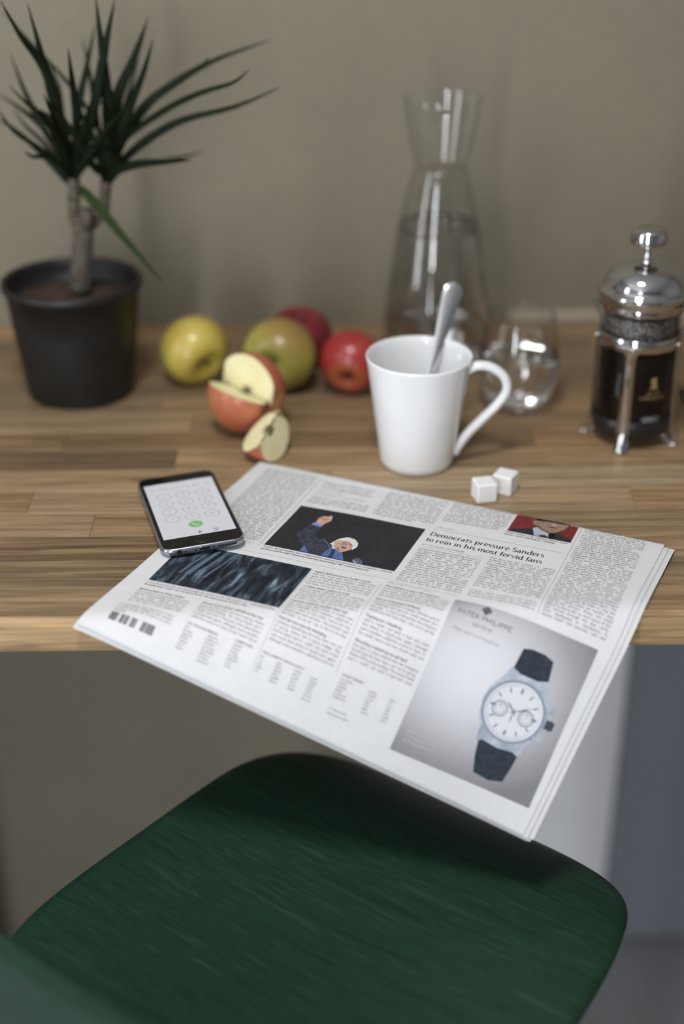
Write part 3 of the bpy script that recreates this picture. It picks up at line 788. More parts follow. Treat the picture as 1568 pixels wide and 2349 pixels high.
flow(pr, TXT['c4'], 188, 240, 4.6, 45, BS, BP, indent={5})
pr.line('CHINA, PAGE 4', 188, 48.6, 2.7, 'body')
flow(pr, TXT['c4b'], 186, 237.5, 88.3, 141, BS, BP, indent={10}, wrap=True)
flow(pr, TXT['c5'], 242.5, 294.5, 80.6, 128, BS, BP, indent={4}, wrap=True)
flow(pr, TXT['c5b'], 242.5, 294.5, 133, 143, 3.0, BP)
flow(pr, TXT['c6'], 300, 350.5, 7.4, 141, BS, BP, indent={2, 7, 8, 16, 22})
tag(pr.build('body_text', INK_SOFT, news, page, D1), kind='stuff')

pr = Print()
heads_a = ["Japan's deflation haunts leader's stocks", 'A Cuban dealer returns to trade', 'Commonwealth on another close vote', 'Poor harvest costs for emerging', ]
yy = 151.8
for hline in heads_a:
    pr.line(hline, 124, yy, 3.1, 'bold'); yy += 3.6
    a = random.randrange(0, 60)
    yy = flow(pr, ' '.join((TXT['lo'].split()[a:] + TXT['lo'].split())), 124, 175.5, yy, yy + 16.1, 3.05, 3.5) + 1.2
heads_b = ['Thai capital is a year with mourners', 'Rare in rocky places of Rome', 'Training new simplicity', 'Recycling a ruined sea on salt land']
yy = 152.0
for hline in heads_b:
    pr.line(hline, 182, yy, 3.1, 'bold'); yy += 3.6
    a = random.randrange(0, 60)
    yy = flow(pr, ' '.join((TXT['lo'].split()[a:] + TXT['lo'].split())), 182, 233.5, yy, yy + 12.6, 3.05, 3.5) + 2.6
tag(pr.build('news_briefs', INK_SOFT, news, page, D1), kind='stuff')

pr = Print()
pr.line('ONLINE AT INYT.COM', 182.3, 147.0, 3.0, 'sans', track=.06)
pr.build('online_notice', INK_RED, news, page, D1)

pr = Print()
# headline set in a bold serif
for txt, yy, wdt in (('Democrats pressure Sanders', 63.6, 94.6), ('to rein in his most fervid fans', 73.6, 95.4)):
    sz = 9.0
    tr_ = (wdt - pr.width(txt, sz, 'head')) / sz / len(txt)
    pr.line(txt, 186.6, yy, sz, 'head', track=tr_)
pr.build('headline', INK, news, page, D1)
pr = Print()
pr.line('BY YAMICHE ALCINDOR', 186.6, 81.2, 3.2, 'body', track=.04)
pr.build('byline', INK, news, page, D1)
pr = Print()
def two(t1, t2, x, w_, y_, sz):
    for k, t in enumerate((t1, t2)):
        pr.line(t, x, y_ + k * sz * 1.22, sz, 'bold', width=None, track=(w_ - pr.width(t, sz, 'bold')) / sz / len(t) if k == 0 else -.03)
two("Senator Bernie Sanders has condemned the violence at a convention in Nevada last weekend,", "but he accused the state's Democratic leadership of preventing a \"fair\" nominating process.", 71, 109, 131.6, 2.85)
two("Zhang Dejiang, a top Chinese official, spoke", "during a visit to Hong Kong on Wednesday.", 241.5, 51.5, 36.4, 2.75)
two("A crowd of mourners moved through the streets of the old quarter on Wednesday before", "the burial of the workers who were lost in the fire. The inquiry goes on for some weeks.", 12, 107, 213.6, 2.8)
pr.build('caption', INK_SOFT, news, page, D1)
pr = Print()
for a in ((66.9, 2, 67.15, 131, 1, 24), (297.2, 6, 297.4, 141, 1, 24), (186, 51.6, 293, 51.8, 20, 1), (186.5, 83.4, 237, 83.55, 10, 1), (178.4, 150, 178.55, 240, 1, 20), (12, 141.6, 181, 141.75, 30, 1), (182.5, 143.6, 236, 143.75, 10, 1), (122, 150, 122.15, 262, 1, 24)):
    pr.rect(*a)
pr.build('rule_lines', INK_SOFT, news, page, D1)

# pale display lines of the story at the far fold
pr = Print()
for k, t in enumerate(('Beijing tests a delicate course', 'as leaders in two places turn', 'wary of its idea of democracy')):
    pr.line(t, 72, 9.0 + 5.2 * k, 4.3, 'body')
pr.line('NEWS ANALYSIS', 72, 25.6, 2.9, 'sans'); pr.line('BY CHRIS BUCKLEY AND MICHAEL FORSYTHE', 72, 30.6, 2.4, 'body')
tag(pr.build('subhead', INK_SOFT, news, page, D1), kind='stuff')

# lower left: small notices, tables, barcode
pr = Print()
pr.line('Business back in China studios', 12, 224.5, 3.2, 'bold')
flow(pr, TXT['lo'], 12, 56, 228.2, 243, 3.0, 3.4)
flow(pr, 'For information about delivery or to place an order call the number in your country or visit us on the web. Printed in six cities each day', 9.5, 54, 248.5, 258, 2.7, 3.1)
pr.line('Senate moves ahead with bill on harvest', 65, 225, 3.2, 'bold')
flow(pr, TXT['lo'][200:], 65, 117, 228.8, 243, 3.0, 3.4)
pr.line('NEWSSTAND PRICES', 65, 249, 2.7, 'bold'); pr.line('CURRENCIES', 102, 247.2, 2.5, 'bold')
for cx, y0_, y1_, wd in ((64.5, 252, 270, 13), (82, 252, 272, 16), (102, 250.5, 268, 14), (123.5, 250.5, 264, 9), (136, 250.5, 266, 11), (150, 250.5, 266, 10), (163, 250.5, 268, 11), (183, 243, 259, 17), (206, 243, 261, 12), (222, 243, 262, 10)):
    q = y0_
    while q < y1_:
        t = ''.join(random.choice('abcdeinorstul0123456789') for _ in range(max(3, int(wd / 1.5 * random.uniform(.6, 1)))))
        pr.line(t, cx, q, 2.4, 'body'); q += 2.75
pr.line('FULL CURRENCY RATES, PAGE 17', 124, 247, 2.3, 'bold'); pr.line('STOCK INDEXES', 183, 239.6, 2.5, 'bold')
pr.line('IN THIS ISSUE', 184, 266, 2.4, 'body'); pr.line('Index and contents', 184, 269.4, 2.4, 'body')
tag(pr.build('small_print', INK_SOFT, news, page, D1), kind='stuff')
pr = Print()
x = 10.2
bits = [(10.2, 16.5), (18.5, 25), (27, 31.5), (35.5, 45.5)]
for a, b in bits:
    x = a
    while x < b:
        w_ = random.choice((.28, .28, .5, .8)); pr.rect(x, 260.2, min(x + w_, b), 267.8, 1, 3); x += w_ + random.choice((.22, .3, .45))
pr.build('barcode', INK, news, page, D1)

# printed photographs
def photo_mat(name, stops, scale, sc, dist=1.0):
    m, nt, b = new_mat(name)
    tc = nt.nodes.new('ShaderNodeTexCoord'); mp = nt.nodes.new('ShaderNodeMapping')
    mp.inputs['Scale'].default_value = scale
    nt.links.new(tc.outputs['UV'], mp.inputs['Vector'])
    f = noise(nt, mp.outputs[0], sc, 5, .62, dist)
    nt.links.new(ramp(nt, f, stops), b.inputs['Base Color'])
    setin(b, rough=0.8, spec=0.15)
    return m
def P_(name, pts, mat, off, parent, maxlen=6.0):
    q = Print(); q.poly(pts, maxlen)
    return q.build(name, mat, parent, page, off)
q = Print(); q.rect(70.6, 55.0, 180.6, 128.0, 30, 20)
ph = q.build('printed_photo', photo_mat('dark_photo_ink', [(.3, (.022, .022, .026)), (.7, (.034, .034, .039))], (.05, .05, 1), 1.0), news, page, D1)
ph['label'] = 'printed photo of a man raising his fist'
P_('suit', [(88.3, 105.0), (87.2, 98.8), (91.5, 81.4), (100.8, 81.6), (101.9, 99.4), (106.6, 104.1), (110.7, 101.3), (117.4, 107.2), (122.0, 110.7), (127.8, 114.7), (133.3, 116.7), (137.9, 127.0), (120.3, 127.4), (100.8, 127.6), (100.5, 119.5), (91.3, 108.1)], photo_mat('suit_ink', [(.35, (.028, .030, .042)), (.65, (.062, .066, .09))], (.25, .25, 1), 1.0), D2, ph)
SHIRT = photo_mat('shirt_ink', [(.3, (.05, .10, .26)), (.7, (.12, .19, .42))], (.4, .2, 1), 1.0)
P_('shirt', [(118.5, 127.0), (121.0, 113.2), (122.9, 110.3), (127.8, 114.7), (132.1, 115.0), (138.2, 127.4)], SHIRT, D3, ph)
P_('shirt', [(100.6, 127.2), (100.6, 117.3), (108.5, 127.2)], SHIRT, D3, ph)
P_('tie', [(123.5, 113.5), (126, 114.2), (128.5, 127.2), (125.2, 127.2)], ink('tie_ink', (.03, .04, .10)), D4, ph)
SKIN = photo_mat('skin_ink', [(.3, (.36, .20, .16)), (.55, (.56, .36, .29)), (.75, (.68, .49, .42))], (.35, .35, 1), 1.0)
HAIR = photo_mat('white_hair_ink', [(.3, (.5, .49, .48)), (.7, (.8, .8, .79))], (.5, .9, 1), 1.0)
P_('hand', [(93.9, 78.1), (93.3, 70.3), (95.8, 65.9), (99.9, 65.3), (101.6, 62.8), (103.3, 65.1), (104.7, 71.4), (101.7, 77.2), (101.3, 81.4)], SKIN, D2 + .00004, ph)
P_('cuff', [(91.7, 82.4), (93.7, 77.7), (101.0, 80.9), (100.9, 84.3)], ink('cuff_ink', (.20, .27, .52)), D3, ph)
P_('hair', [(118.4, 107.0), (120.0, 101.7), (122.0, 96.5), (127.6, 91.5), (134.0, 92.4), (138.8, 97.4), (140.2, 103.6), (138.2, 109.2), (132.9, 104.1), (123.5, 101.5), (122.1, 108.5)], HAIR, D3, ph)
P_('face', [(120.3, 102.8), (123.2, 98.2), (130.7, 97.4), (136.1, 101.6), (137.6, 108.6), (134.0, 113.8), (129.8, 117.0), (124.1, 112.0)], SKIN, D3 + .00003, ph)
DK = ink('dark_feature_ink', (.10, .055, .05))
P_('mouth', [(128.4, 107.0), (131.9, 106.5), (133.0, 109.5), (129.6, 109.6)], DK, D4, ph)
P_('brow', [(126.5, 101.2), (130.0, 100.0), (130.3, 100.7), (126.8, 102.0)], DK, D4, ph)
P_('brow', [(131.8, 100.3), (134.6, 101.6), (134.3, 102.3), (131.6, 101.0)], DK, D4, ph)
P_('ear', [(123.0, 103.6), (124.4, 102.6), (125.4, 104.2), (125.0, 107.2), (123.6, 106.8)], ink('ear_ink', (.50, .29, .24)), D4, ph)
P_('nose', [(132.2, 101.6), (133.0, 101.8), (134.6, 105.0), (132.6, 105.6), (131.8, 104.6)], ink('nose_ink', (.66, .46, .40)), D4, ph)
P_('cheek_shade', [(126.2, 108.5), (128.0, 112.2), (130.2, 115.2), (129.4, 116.2), (125.4, 112.4)], ink('cheek_ink', (.30, .16, .13)), D4, ph)
P_('teeth', [(129.6, 107.2), (131.6, 106.9), (131.9, 107.5), (129.8, 107.8)], ink('teeth_ink', (.7, .68, .64)), D4 + .00005, ph)
q = Print()
for ex_, ey_ in ((128.4, 102.6), (133.6, 102.9)): q.ring(ex_, ey_, 1.25, 1.5, 20)
q.poly([(129.8, 102.5), (132.2, 102.6), (132.2, 102.85), (129.8, 102.75)]); q.poly([(127.1, 102.5), (124.4, 103.4), (124.4, 103.65), (127.1, 102.8)])
q.build('spectacles', DK, ph, page, D4 + .00003)
for k in range(3):
    P_('finger_line', [(96.2 + 2.0 * k, 67.2 - .4 * k), (96.5 + 2.0 * k, 67.2 - .4 * k), (97.5 + 1.9 * k, 72.6), (97.1 + 1.9 * k, 72.6)], DK, D4, ph)
P_('lapel_edge', [(110.7, 101.3), (117.4, 107.2), (121.4, 113.2), (120.8, 113.3), (116.8, 108.0), (110.4, 102.1)], ink('lapel_ink', (.13, .14, .19)), D3, ph)
P_('collar', [(120.4, 108.1), (123.0, 109.2), (125.7, 114.5), (122.3, 112.7)], ink('collar_ink', (.55, .58, .68)), D4, ph)
P_('glass_tumbler', [(144.0, 122.7), (146.9, 118.4), (151.3, 121.8), (154.6, 127.7), (146.7, 127.7)], ink('tumbler_ink', (.09, .11, .15)), D2, ph)
P_('glass_tumbler', [(144.2, 123.0), (149.5, 127.5), (147.0, 127.6), (145.4, 126)], ink('tumbler_light_ink', (.3, .42, .55)), D3, ph)

q = Print(); q.rect(11.8, 148.4, 120.6, 209.6, 40, 30)
ph2 = q.build('printed_photo', photo_mat('blue_street_photo_ink', [(.36, (.010, .011, .014)), (.5, (.024, .032, .042)), (.6, (.07, .10, .135)), (.74, (.26, .34, .42))], (.16, .035, 1), 1.0, .5), news, page, D1)
ph2['label'] = 'printed photo of a dark blue street scene'
for cx, w_ in ((36, 1.2), (41, 3.5), (49, 1.5), (57, 1.0)):
    P_('light_beam', [(cx, 150), (cx + w_, 150), (cx + w_ - 7, 192), (cx - 8, 192)], ink('beam_ink', (.10, .15, .21)), D2, ph2)

q = Print(); q.rect(242.4, 3.0, 294.6, 33.2, 24, 12)
ph3 = q.build('printed_photo', photo_mat('red_photo_ink', [(.3, (.15, .022, .024)), (.7, (.2, .034, .034))], (.05, .05, 1), 1.0), news, page, D1)
ph3['label'] = 'printed photo of a speaker before a red backdrop'
P_('suit', [(242.6, 33), (245.9, 28.0), (260.8, 22.6), (264.3, 30.7), (276.0, 31.2), (275.9, 24.9), (281.2, 22.7), (294.4, 27.7), (294.4, 33), (268.8, 33)], ink('grey_suit_ink', (.032, .034, .042)), D2, ph3)
P_('shirt', [(260.5, 21.6), (263.1, 18.4), (274.6, 25.4), (276.0, 32.2), (264.6, 32.7)], ink('pale_shirt_ink', (.42, .45, .52)), D3, ph3)
P_('tie', [(267.2, 30.6), (272.4, 29.0), (276.4, 32.0), (270.8, 33)], ink('plum_tie_ink', (.07, .03, .06)), D4, ph3)
P_('face', [(257.9, 8.6), (259.3, 5.0), (287.1, 5.0), (285.3, 12.6), (279.8, 21.2), (275.1, 25.2), (267.4, 22.0), (261.4, 15.9)], photo_mat('tan_skin_ink', [(.3, (.2, .13, .10)), (.7, (.38, .27, .215))], (.3, .3, 1), 1.0), D3, ph3)
P_('hair', [(257.5, 4.0), (287.7, 3.6), (287.6, 6.3), (283.6, 6.2), (270.8, 5.9), (260.3, 7.6)], ink('dark_hair_ink', (.015, .014, .014)), D4, ph3)
P_('mouth', [(272.5, 13.5), (278.7, 13.2), (278.6, 14.9), (273.0, 15.5)], DK, D4, ph3)
P_('ear', [(257.6, 9.0), (259.4, 7.2), (261.0, 10.0), (260.8, 15.0), (259.2, 15.6)], ink('ear_tan_ink', (.27, .18, .14)), D4, ph3)
P_('nose', [(273.6, 7.2), (275.2, 7.2), (278.0, 11.4), (275.4, 12.4), (272.8, 11.6)], ink('nose_tan_ink', (.42, .31, .25)), D4, ph3)
P_('jaw_shade', [(261.4, 15.9), (267.4, 22.0), (275.1, 25.2), (276.2, 23.8), (268.6, 20.4), (263.4, 14.6)], ink('jaw_ink', (.15, .095, .075)), D4, ph3)
P_('microphone', [(275.2, 29.4), (275.7, 23.9), (279.9, 23.3), (281.2, 30.1), (277.9, 32.4)], ink('mic_ink', (.012, .012, .013)), D4, ph3)

# advertisement
q = Print(); AX0, AY0, AX1, AY1 = 237.0, 149.0, 348.2, 275.5
q.rect(AX0, AY0, AX1, AY1, 40, 46)
def ad_mat():
    m, nt, b = new_mat('advertisement_grey_blend')
    tc = nt.nodes.new('ShaderNodeTexCoord')
    mp = nt.nodes.new('ShaderNodeMapping')
    mp.vector_type = 'POINT'
    mp.inputs['Scale'].default_value = (1 / 105., 1 / 92., 0)
    mp.inputs['Location'].default_value = (-275 / 105., -203 / 92., 0)
    nt.links.new(tc.outputs['UV'], mp.inputs['Vector'])
    ln = nt.nodes.new('ShaderNodeVectorMath'); ln.operation = 'LENGTH'
    nt.links.new(mp.outputs[0], ln.inputs[0])
    nt.links.new(ramp(nt, ln.outputs['Value'], [(.1, (.66, .67, .71)), (.3, (.60, .605, .64)), (.5, (.47, .475, .505)), (.7, (.32, .32, .345)), (.9, (.21, .208, .222))]), b.inputs['Base Color'])
    setin(b, rough=.8, spec=.15)
    return m
ad = q.build('advertisement', ad_mat(), news, page, D1)
ad['label'] = 'printed watch advertisement'
q = Print()
q.line('PATEK PHILIPPE', 242.3, 162.6, 5.6, 'sansm', track=(42.5 - q.width('PATEK PHILIPPE', 5.6, 'sansm')) / 5.6 / 14)
q.line('GENEVE', 256.3, 168.6, 3.6, 'sansm', track=.06)
q.build('brand_lettering', ink('ad_ink', (.10, .10, .12)), ad, page, D2)
q = Print()
q.line('Begin your own tradition.', 243.4, 176.0, 3.7, 'body', track=.02, slant=.2)
q.build('slogan', ink('ad_soft_ink', (.25, .25, .29)), ad, page, D2)
q = Print()
cx, cy = 262.6, 153.4                                             # cross emblem of four fleurs
for k in range(4):
    a = R(90 * k)
    def rt(p): return (cx + p[0] * math.cos(a) - p[1] * math.sin(a), cy + p[0] * math.sin(a) + p[1] * math.cos(a))
    q.poly([rt(p) for p in ((.5, -.6), (1.4, -1.6), (2.7, -1.9), (4.0, 0), (2.7, 1.9), (1.4, 1.6), (.5, .6))])
q.ring(cx, cy, .1, .8, 16)
q.build('cross_emblem', ink('emblem_ink', (.11, .11, .13)), ad, page, D2)
q = Print()
for k, t in enumerate(('You never actually own the watch.', 'You merely look after it', 'for the next generation.')):
    q.line(t, 243, 258.5 + 3.6 * k, 2.7, 'body')
tag(q.build('fine_print', ink('ad_light_ink', (.55, .55, .57)), ad, page, D2), kind='stuff')
# the pictured watch
STRAP = photo_mat('strap_ink', [(.3, (.022, .027, .036)), (.7, (.045, .055, .072))], (.15, .3, 1), 1.0)
CASE = photo_mat('case_ink', [(.35, (.26, .30, .37)), (.65, (.50, .55, .62))], (.06, .06, 1), 1.0)
WY = 4.6
def S(pts): return [(a, b + WY) for a, b in pts]
P_('watch_strap', S([(297.5, 165), (304, 163), (314, 163), (321.5, 165.5), (324.5, 182), (310, 186), (296, 184)]), STRAP, D2, ad)
P_('watch_strap', S([(292.5, 232), (325.5, 232), (324.5, 248), (322.5, 261), (312, 264), (300, 262.5), (296, 250)]), STRAP, D2, ad)
wc = (309.2, 210.5 + WY)
P_('watch_case', S([(295, 180), (291, 190), (286, 199), (284.3, 209), (286.5, 221), (291, 230), (292, 240), (297, 238), (309, 239.5), (321, 238), (326.5, 240.5), (327.8, 231), (332, 222), (334.2, 210), (332.5, 199), (327.5, 190), (324.8, 180), (317, 183), (303, 183)]), CASE, D3, ad)
P_('pusher', S([(333, 197), (337, 196), (338, 201.5), (334, 202)]), CASE, D3, ad)
P_('pusher', S([(333, 219), (337.5, 219.5), (336.5, 225), (332.5, 224)]), CASE, D3, ad)
P_('crown', S([(334.3, 206), (336, 206.5), (338, 205.8), (340.8, 207), (340.8, 212.5), (338, 213.8), (336, 212.8), (334.3, 214)]), ink('crown_ink', (.06, .07, .09)), D3, ad)
q = Print(); q.ring(*wc, 21.8, 23.6, 64); q.ring(*wc, 20.2, 20.5, 64); q.build('bezel', ink('bezel_ink', (.24, .28, .35)), ad, page, D4)
q = Print(); [q.ring(*wc, a_ + .01, a_ + 2.01, 48) for a_ in range(0, 20, 2)]; q.ring(*wc, 20.0, 21.7, 64); q.build('dial', ink('dial_ink', (.66, .68, .72)), ad, page, D4)
q = Print()
DD = D4 + .00010
for k in range(12):
    a = R(30 * k)
    c_, s_ = math.cos(a), math.sin(a)
    def pt(r, t): return (wc[0] + r * s_ + t * c_, wc[1] - r * c_ + t * s_)
    wdt = .55 if k % 3 else .9
    q.poly([pt(14.5, -wdt), pt(18.2, -wdt), pt(18.2, wdt), pt(14.5, wdt)])
for k in range(60):
    a = R(6 * k); c_, s_ = math.cos(a), math.sin(a)
    q.poly([(wc[0] + r * s_ + t * c_, wc[1] - r * c_ + t * s_) for r, t in ((18.8, -.13), (20, -.13), (20, .13), (18.8, .13))])
for sx in (-10.4, 10.4):
    q.ring(wc[0] + sx, wc[1] + 1.2, 5.2, 6.0, 32); q.ring(wc[0] + sx, wc[1] + 1.2, 3.3, 3.6, 32)
    for k in range(12):
        a = R(30 * k)
        q.poly([(wc[0] + sx + math.cos(a) * r - math.sin(a) * t, wc[1] + 1.2 + math.sin(a) * r + math.cos(a) * t) for r, t in ((4.3, -.15), (5.1, -.15), (5.1, .15), (4.3, .15))])
    q.poly([(wc[0] + sx - .2, wc[1] + 1.2), (wc[0] + sx + .2, wc[1] + 1.2), (wc[0] + sx + .2, wc[1] - 3.4), (wc[0] + sx - .2, wc[1] - 3.4)])
def handp(ang, ln, w0):
    a = R(ang); s_, c_ = math.sin(a), math.cos(a)
    return [(wc[0] + r * s_ + t * c_, wc[1] - r * c_ + t * s_) for r, t in ((-3, -w0 * .5), (ln * .6, -w0), (ln, 0), (ln * .6, w0), (-3, w0 * .5))]
q.poly(handp(-50, 9.5, .7)); q.poly(handp(58, 14.5, .6)); q.poly(handp(180, 9, .5)); q.ring(*wc, .01, 1.2, 16)
q.build('dial_markings', ink('dial_mark_ink', (.19, .21, .26)), ad, page, DD)
# ------------------------------------------------------------------ smartphone
SCR = .52
PW, PL, PT = .0671, .1383, .0071
pa = .278
u3 = Vector((math.cos(pa), math.sin(pa), .036)).normalized()
v3 = Vector((-math.sin(pa), math.cos(pa), -.034)); v3 = (v3 - v3.dot(u3) * u3).normalized()
w3 = u3.cross(v3)
phone = thing('smartphone', 'grey smartphone showing a white dial keypad, resting half on the newspaper', 'phone', (0, 0, 0))
pc = Vector((-.1258, 1.0352, T + .0049))
phone.matrix_world = Matrix(((u3.x, v3.x, w3.x, pc.x), (u3.y, v3.y, w3.y, pc.y), (u3.z, v3.z, w3.z, pc.z), (0, 0, 0, 1)))
ALU = simple('space_grey_aluminium', (0.42, 0.42, 0.46), metal=0.9, rough=0.28)
ALU_D = simple('dark_aluminium', (0.12, 0.12, 0.13), metal=0.9, rough=0.3)
BGLASS = simple('black_front_glass', (0.008, 0.008, 0.009), rough=0.10, spec=0.35)
HOLE = simple('port_black', (0.004, 0.004, 0.004), rough=0.6)
loops = []
for ins, z in ((.0030, 0), (.0012, .0006), (.0003, .0017), (0, .0030), (0, .0042), (.0003, .0054), (.0009, .0062), (.0014, .0066)):
    loops.append([(x, y_, z) for x, y_ in rrect(PW - 2 * ins, PL - 2 * ins, .0098 - ins, 8)])
autosmooth(loft('body', loops, ALU, phone), 50)
loops = []
for ins, z in ((.0015, .0064), (.0015, .0068), (.0019, .0070), (.0026, .0071)):
    loops.append([(x, y_, z) for x, y_ in rrect(PW - 2 * ins, PL - 2 * ins, .0095 - ins, 8)])
loft('front_glass', loops, BGLASS, phone, smooth=False)
m, nt, b = new_mat('lit_screen')
b.inputs['Base Color'].default_value = (.05, .05, .05, 1)
b.inputs['Emission Color'].default_value = (.93, .95, 1, 1); b.inputs['Emission Strength'].default_value = SCR
setin(b, rough=.12, spec=.3)
SCREEN = m
def em(name, c, s=None):
    m, nt, b = new_mat(name)
    b.inputs['Base Color'].default_value = (.02, .02, .02, 1)
    b.inputs['Emission Color'].default_value = rgba(c); b.inputs['Emission Strength'].default_value = SCR
    setin(b, rough=.15, spec=.3)
    return m
SW, SH = .0585, .104
scr = mesh_obj('screen', [(-SW / 2, -SH / 2, 0), (SW / 2, -SH / 2, 0), (SW / 2, SH / 2, 0), (-SW / 2, SH / 2, 0)], [(0, 1, 2, 3)], SCREEN, phone)
scr.location = (0, .0004, .00718)
def ui(V, off): return np.stack([V[:, 0] / 1000, -V[:, 1] / 1000, np.full(len(V), off)], 1)
GREYUI = em('ui_grey', (.30, .31, .34)); BLUEUI = em('ui_blue', (.10, .25, .85)); GREENUI = em('ui_green', (.30, .74, .25)); PALEUI = em('ui_pale', (.70, .72, .77)); SKYUI = em('ui_sky', (.55, .68, .95)); WHITEUI = em('ui_white', (.93, .95, 1))
q = Print()
q.line('08-16 11 65', -17.5, -38.5, 6.6, 'thin', track=.02)
q.build('dialled_number', GREYUI, scr, ui, .00006)
keys = ['1', '2', '3', '4', '5', '6', '7', '8', '9', '*', '0', '#']
sub = {'2': 'ABC', '3': 'DEF', '4': 'GHI', '5': 'JKL', '6': 'MNO', '7': 'PQRS', '8': 'TUV', '9': 'WXYZ', '0': '.'}
for i, k in enumerate(keys):
    kx, ky = (i % 3 - 1) * 16.3, -25.6 + (i // 3) * 14.6
    q = Print(); q.ring(kx, ky, 5.65, 6.05, 40)
    sz = 6.0
    q.line(k, kx - GL[k][0] * sz / 2, ky + (1.2 if k in sub else 2.0), sz, 'thin')
    if k in sub: q.line(sub[k], kx - q.width(sub[k], 1.5, 'sans') / 2, ky + 3.8, 1.5, 'sans')
    q.build('key', GREYUI, scr, ui, .00006)
q = Print(); q.ring(0, 32.6, .01, 5.9, 40); q.build('call_button', GREENUI, scr, ui, .00006)
q = Print(); q.poly([(-2.6, 30.6), (-1.6, 29.9), (-.9, 31.4), (-1.4, 32.2), (.4, 34.0), (1.2, 33.5), (2.7, 34.3), (2.0, 35.3), (.6, 35.3), (-1.6, 33.6), (-2.7, 31.8)]); q.build('handset_icon', WHITEUI, scr, ui, .00012)
q = Print()
for k in range(3):
    for r_ in range(4): q.ring(13.6 + k * 1.5 - 1.5, 45.2 + r_ * 1.35, .01, .55, 10)
q.build('keypad_icon', BLUEUI, scr, ui, .00006)
q = Print(); q.ring(-23.5, 47.2, 1.5, 1.9, 5); q.ring(-11.5, 47.2, 1.6, 1.9, 20); q.line('oo', 22.2, 48.3, 3.4, 'thin'); q.build('tab_icon', PALEUI, scr, ui, .00006)
q = Print(); q.ring(0.6, 46.2, .01, 1.0, 16); q.rect(-.9, 47.3, 2.1, 49.0); q.build('contact_icon', GREYUI, scr, ui, .00006)
q = Print(); q.ring(-23.5, -40.0, .01, 1.3, 16); q.rect(21.6, -41.4, 25.0, -39.4); q.build('round_icon', SKYUI, scr, ui, .00006)
q = Print(); q.rect(-28, -50.9, -20, -50.3); q.rect(-4, -50.9, 5, -50.3); q.rect(21, -50.9, 28, -50.3); q.build('status_bar', GREYUI, scr, ui, .00006)
hb = lathe('home_button', [(0, .00712), (.0050, .00712), (.0053, .00722), (.0055, .00722), (.0056, .00706)], BGLASS, phone, 32, (0, -.0605, 0))
rg = lathe('button_ring', [(.0052, .0072), (.0053, .00728), (.0056, .00728), (.0057, .0072)], ALU_D, hb, 40, None)
boxes('earpiece', [(-.006, .006, .0598, .0610, .0070, .00716)], HOLE, phone)
# bottom ports
def disc_front(name, x, z, r, rz, mat, depth=.0004, n=24):
    V, F = [], []
    for yy in (-PL / 2 - .00008, -PL / 2 + depth):
        for k in range(n):
            a = 2 * math.pi * k / n
            e = 2.0
            V.append((x + r * math.copysign(abs(math.cos(a)) ** (.6 if r != rz else 1), math.cos(a)), yy, z + rz * math.sin(a)))
    F = [tuple(reversed(range(n))), tuple(range(n, 2 * n))] + [(k, (k + 1) % n, (k + 1) % n + n, k + n) for k in range(n)]
    return mesh_obj(name, V, F, mat, phone)
disc_front('port_rim', -.0200, .0035, .0024, .00239, CHROME, .0003)
o = disc_front('headphone_jack', -.0200, .0035, .0019, .0019, HOLE); o.location.y = -.0001
disc_front('port_rim', 0, .0035, .0052, .0018, CHROME, .0003)
o = disc_front('charging_port', 0, .0035, .0046, .0013, HOLE); o.location.y = -.0001
for x in (-.0150, -.0072, .0072): disc_front('screw', x, .0035, .0008, .00079, ALU_D)
for k in range(6): disc_front('speaker_hole', .0118 + k * .0025, .0035, .0009, .00089, HOLE)
for yy, hh in ((.050, .0035), (.034, .0052), (.0195, .0052)):
    boxes('side_button', [(-PW / 2 - .0005, -PW / 2 + .001, yy - hh, yy + hh, .0026, .0048)], ALU, phone, .0004)

# ------------------------------------------------------------------ mug and spoon
mx, my = .0665, 1.146
mug = thing('coffee_mug', 'white porcelain mug with a loop handle holding a spoon', 'mug', (mx, my, T))
prof = [(0, .0006), (.026, .0006), (.0275, 0), (.0300, .0004), (.0320, .0025), (.0332, .007), (.0352, .0258), (.0381, .0469), (.0410, .0676), (.0439, .0881), (.0458, .1000), (.0460, .1018), (.0453, .1027), (.0443, .1018), (.0433, .0960), (.0420, .0881), (.0385, .0640), (.0350, .0400), (.0318, .0160), (.0300, .0085), (.0270, .0060), (0, .0055)]
lathe('body', prof, PORCELAIN, mug, 96)
hp = spline([(.041, 0, .0885), (.050, 0, .0935), (.062, 0, .0925), (.0735, 0, .0840), (.0765, 0, .0715), (.070, 0, .0590), (.058, 0, .0450), (.044, 0, .0285), (.0365, 0, .0165), (.0335, 0, .011)], 7)
hw = [.0062 - .0014 * math.sin(math.pi * i / (len(hp) - 1)) for i in range(len(hp))]
V, F = [], []
n = 16
for i, p in enumerate(hp):
    t = (hp[min(i + 1, len(hp) - 1)] - hp[max(i - 1, 0)]).normalized()
    s = Vector((0, 1, 0)); w_ = s.cross(t)
    for k in range(n):
        a = 2 * math.pi * k / n
        V.append(p + s * hw[i] * math.cos(a) + w_ * .0042 * math.sin(a))
for i in range(len(hp) - 1):
    for k in range(n):
        j = (k + 1) % n
        F.append((i * n + k, i * n + j, (i + 1) * n + j, (i + 1) * n + k))
mesh_obj('handle', V, F, PORCELAIN, mug, True).rotation_euler.z = R(-4)

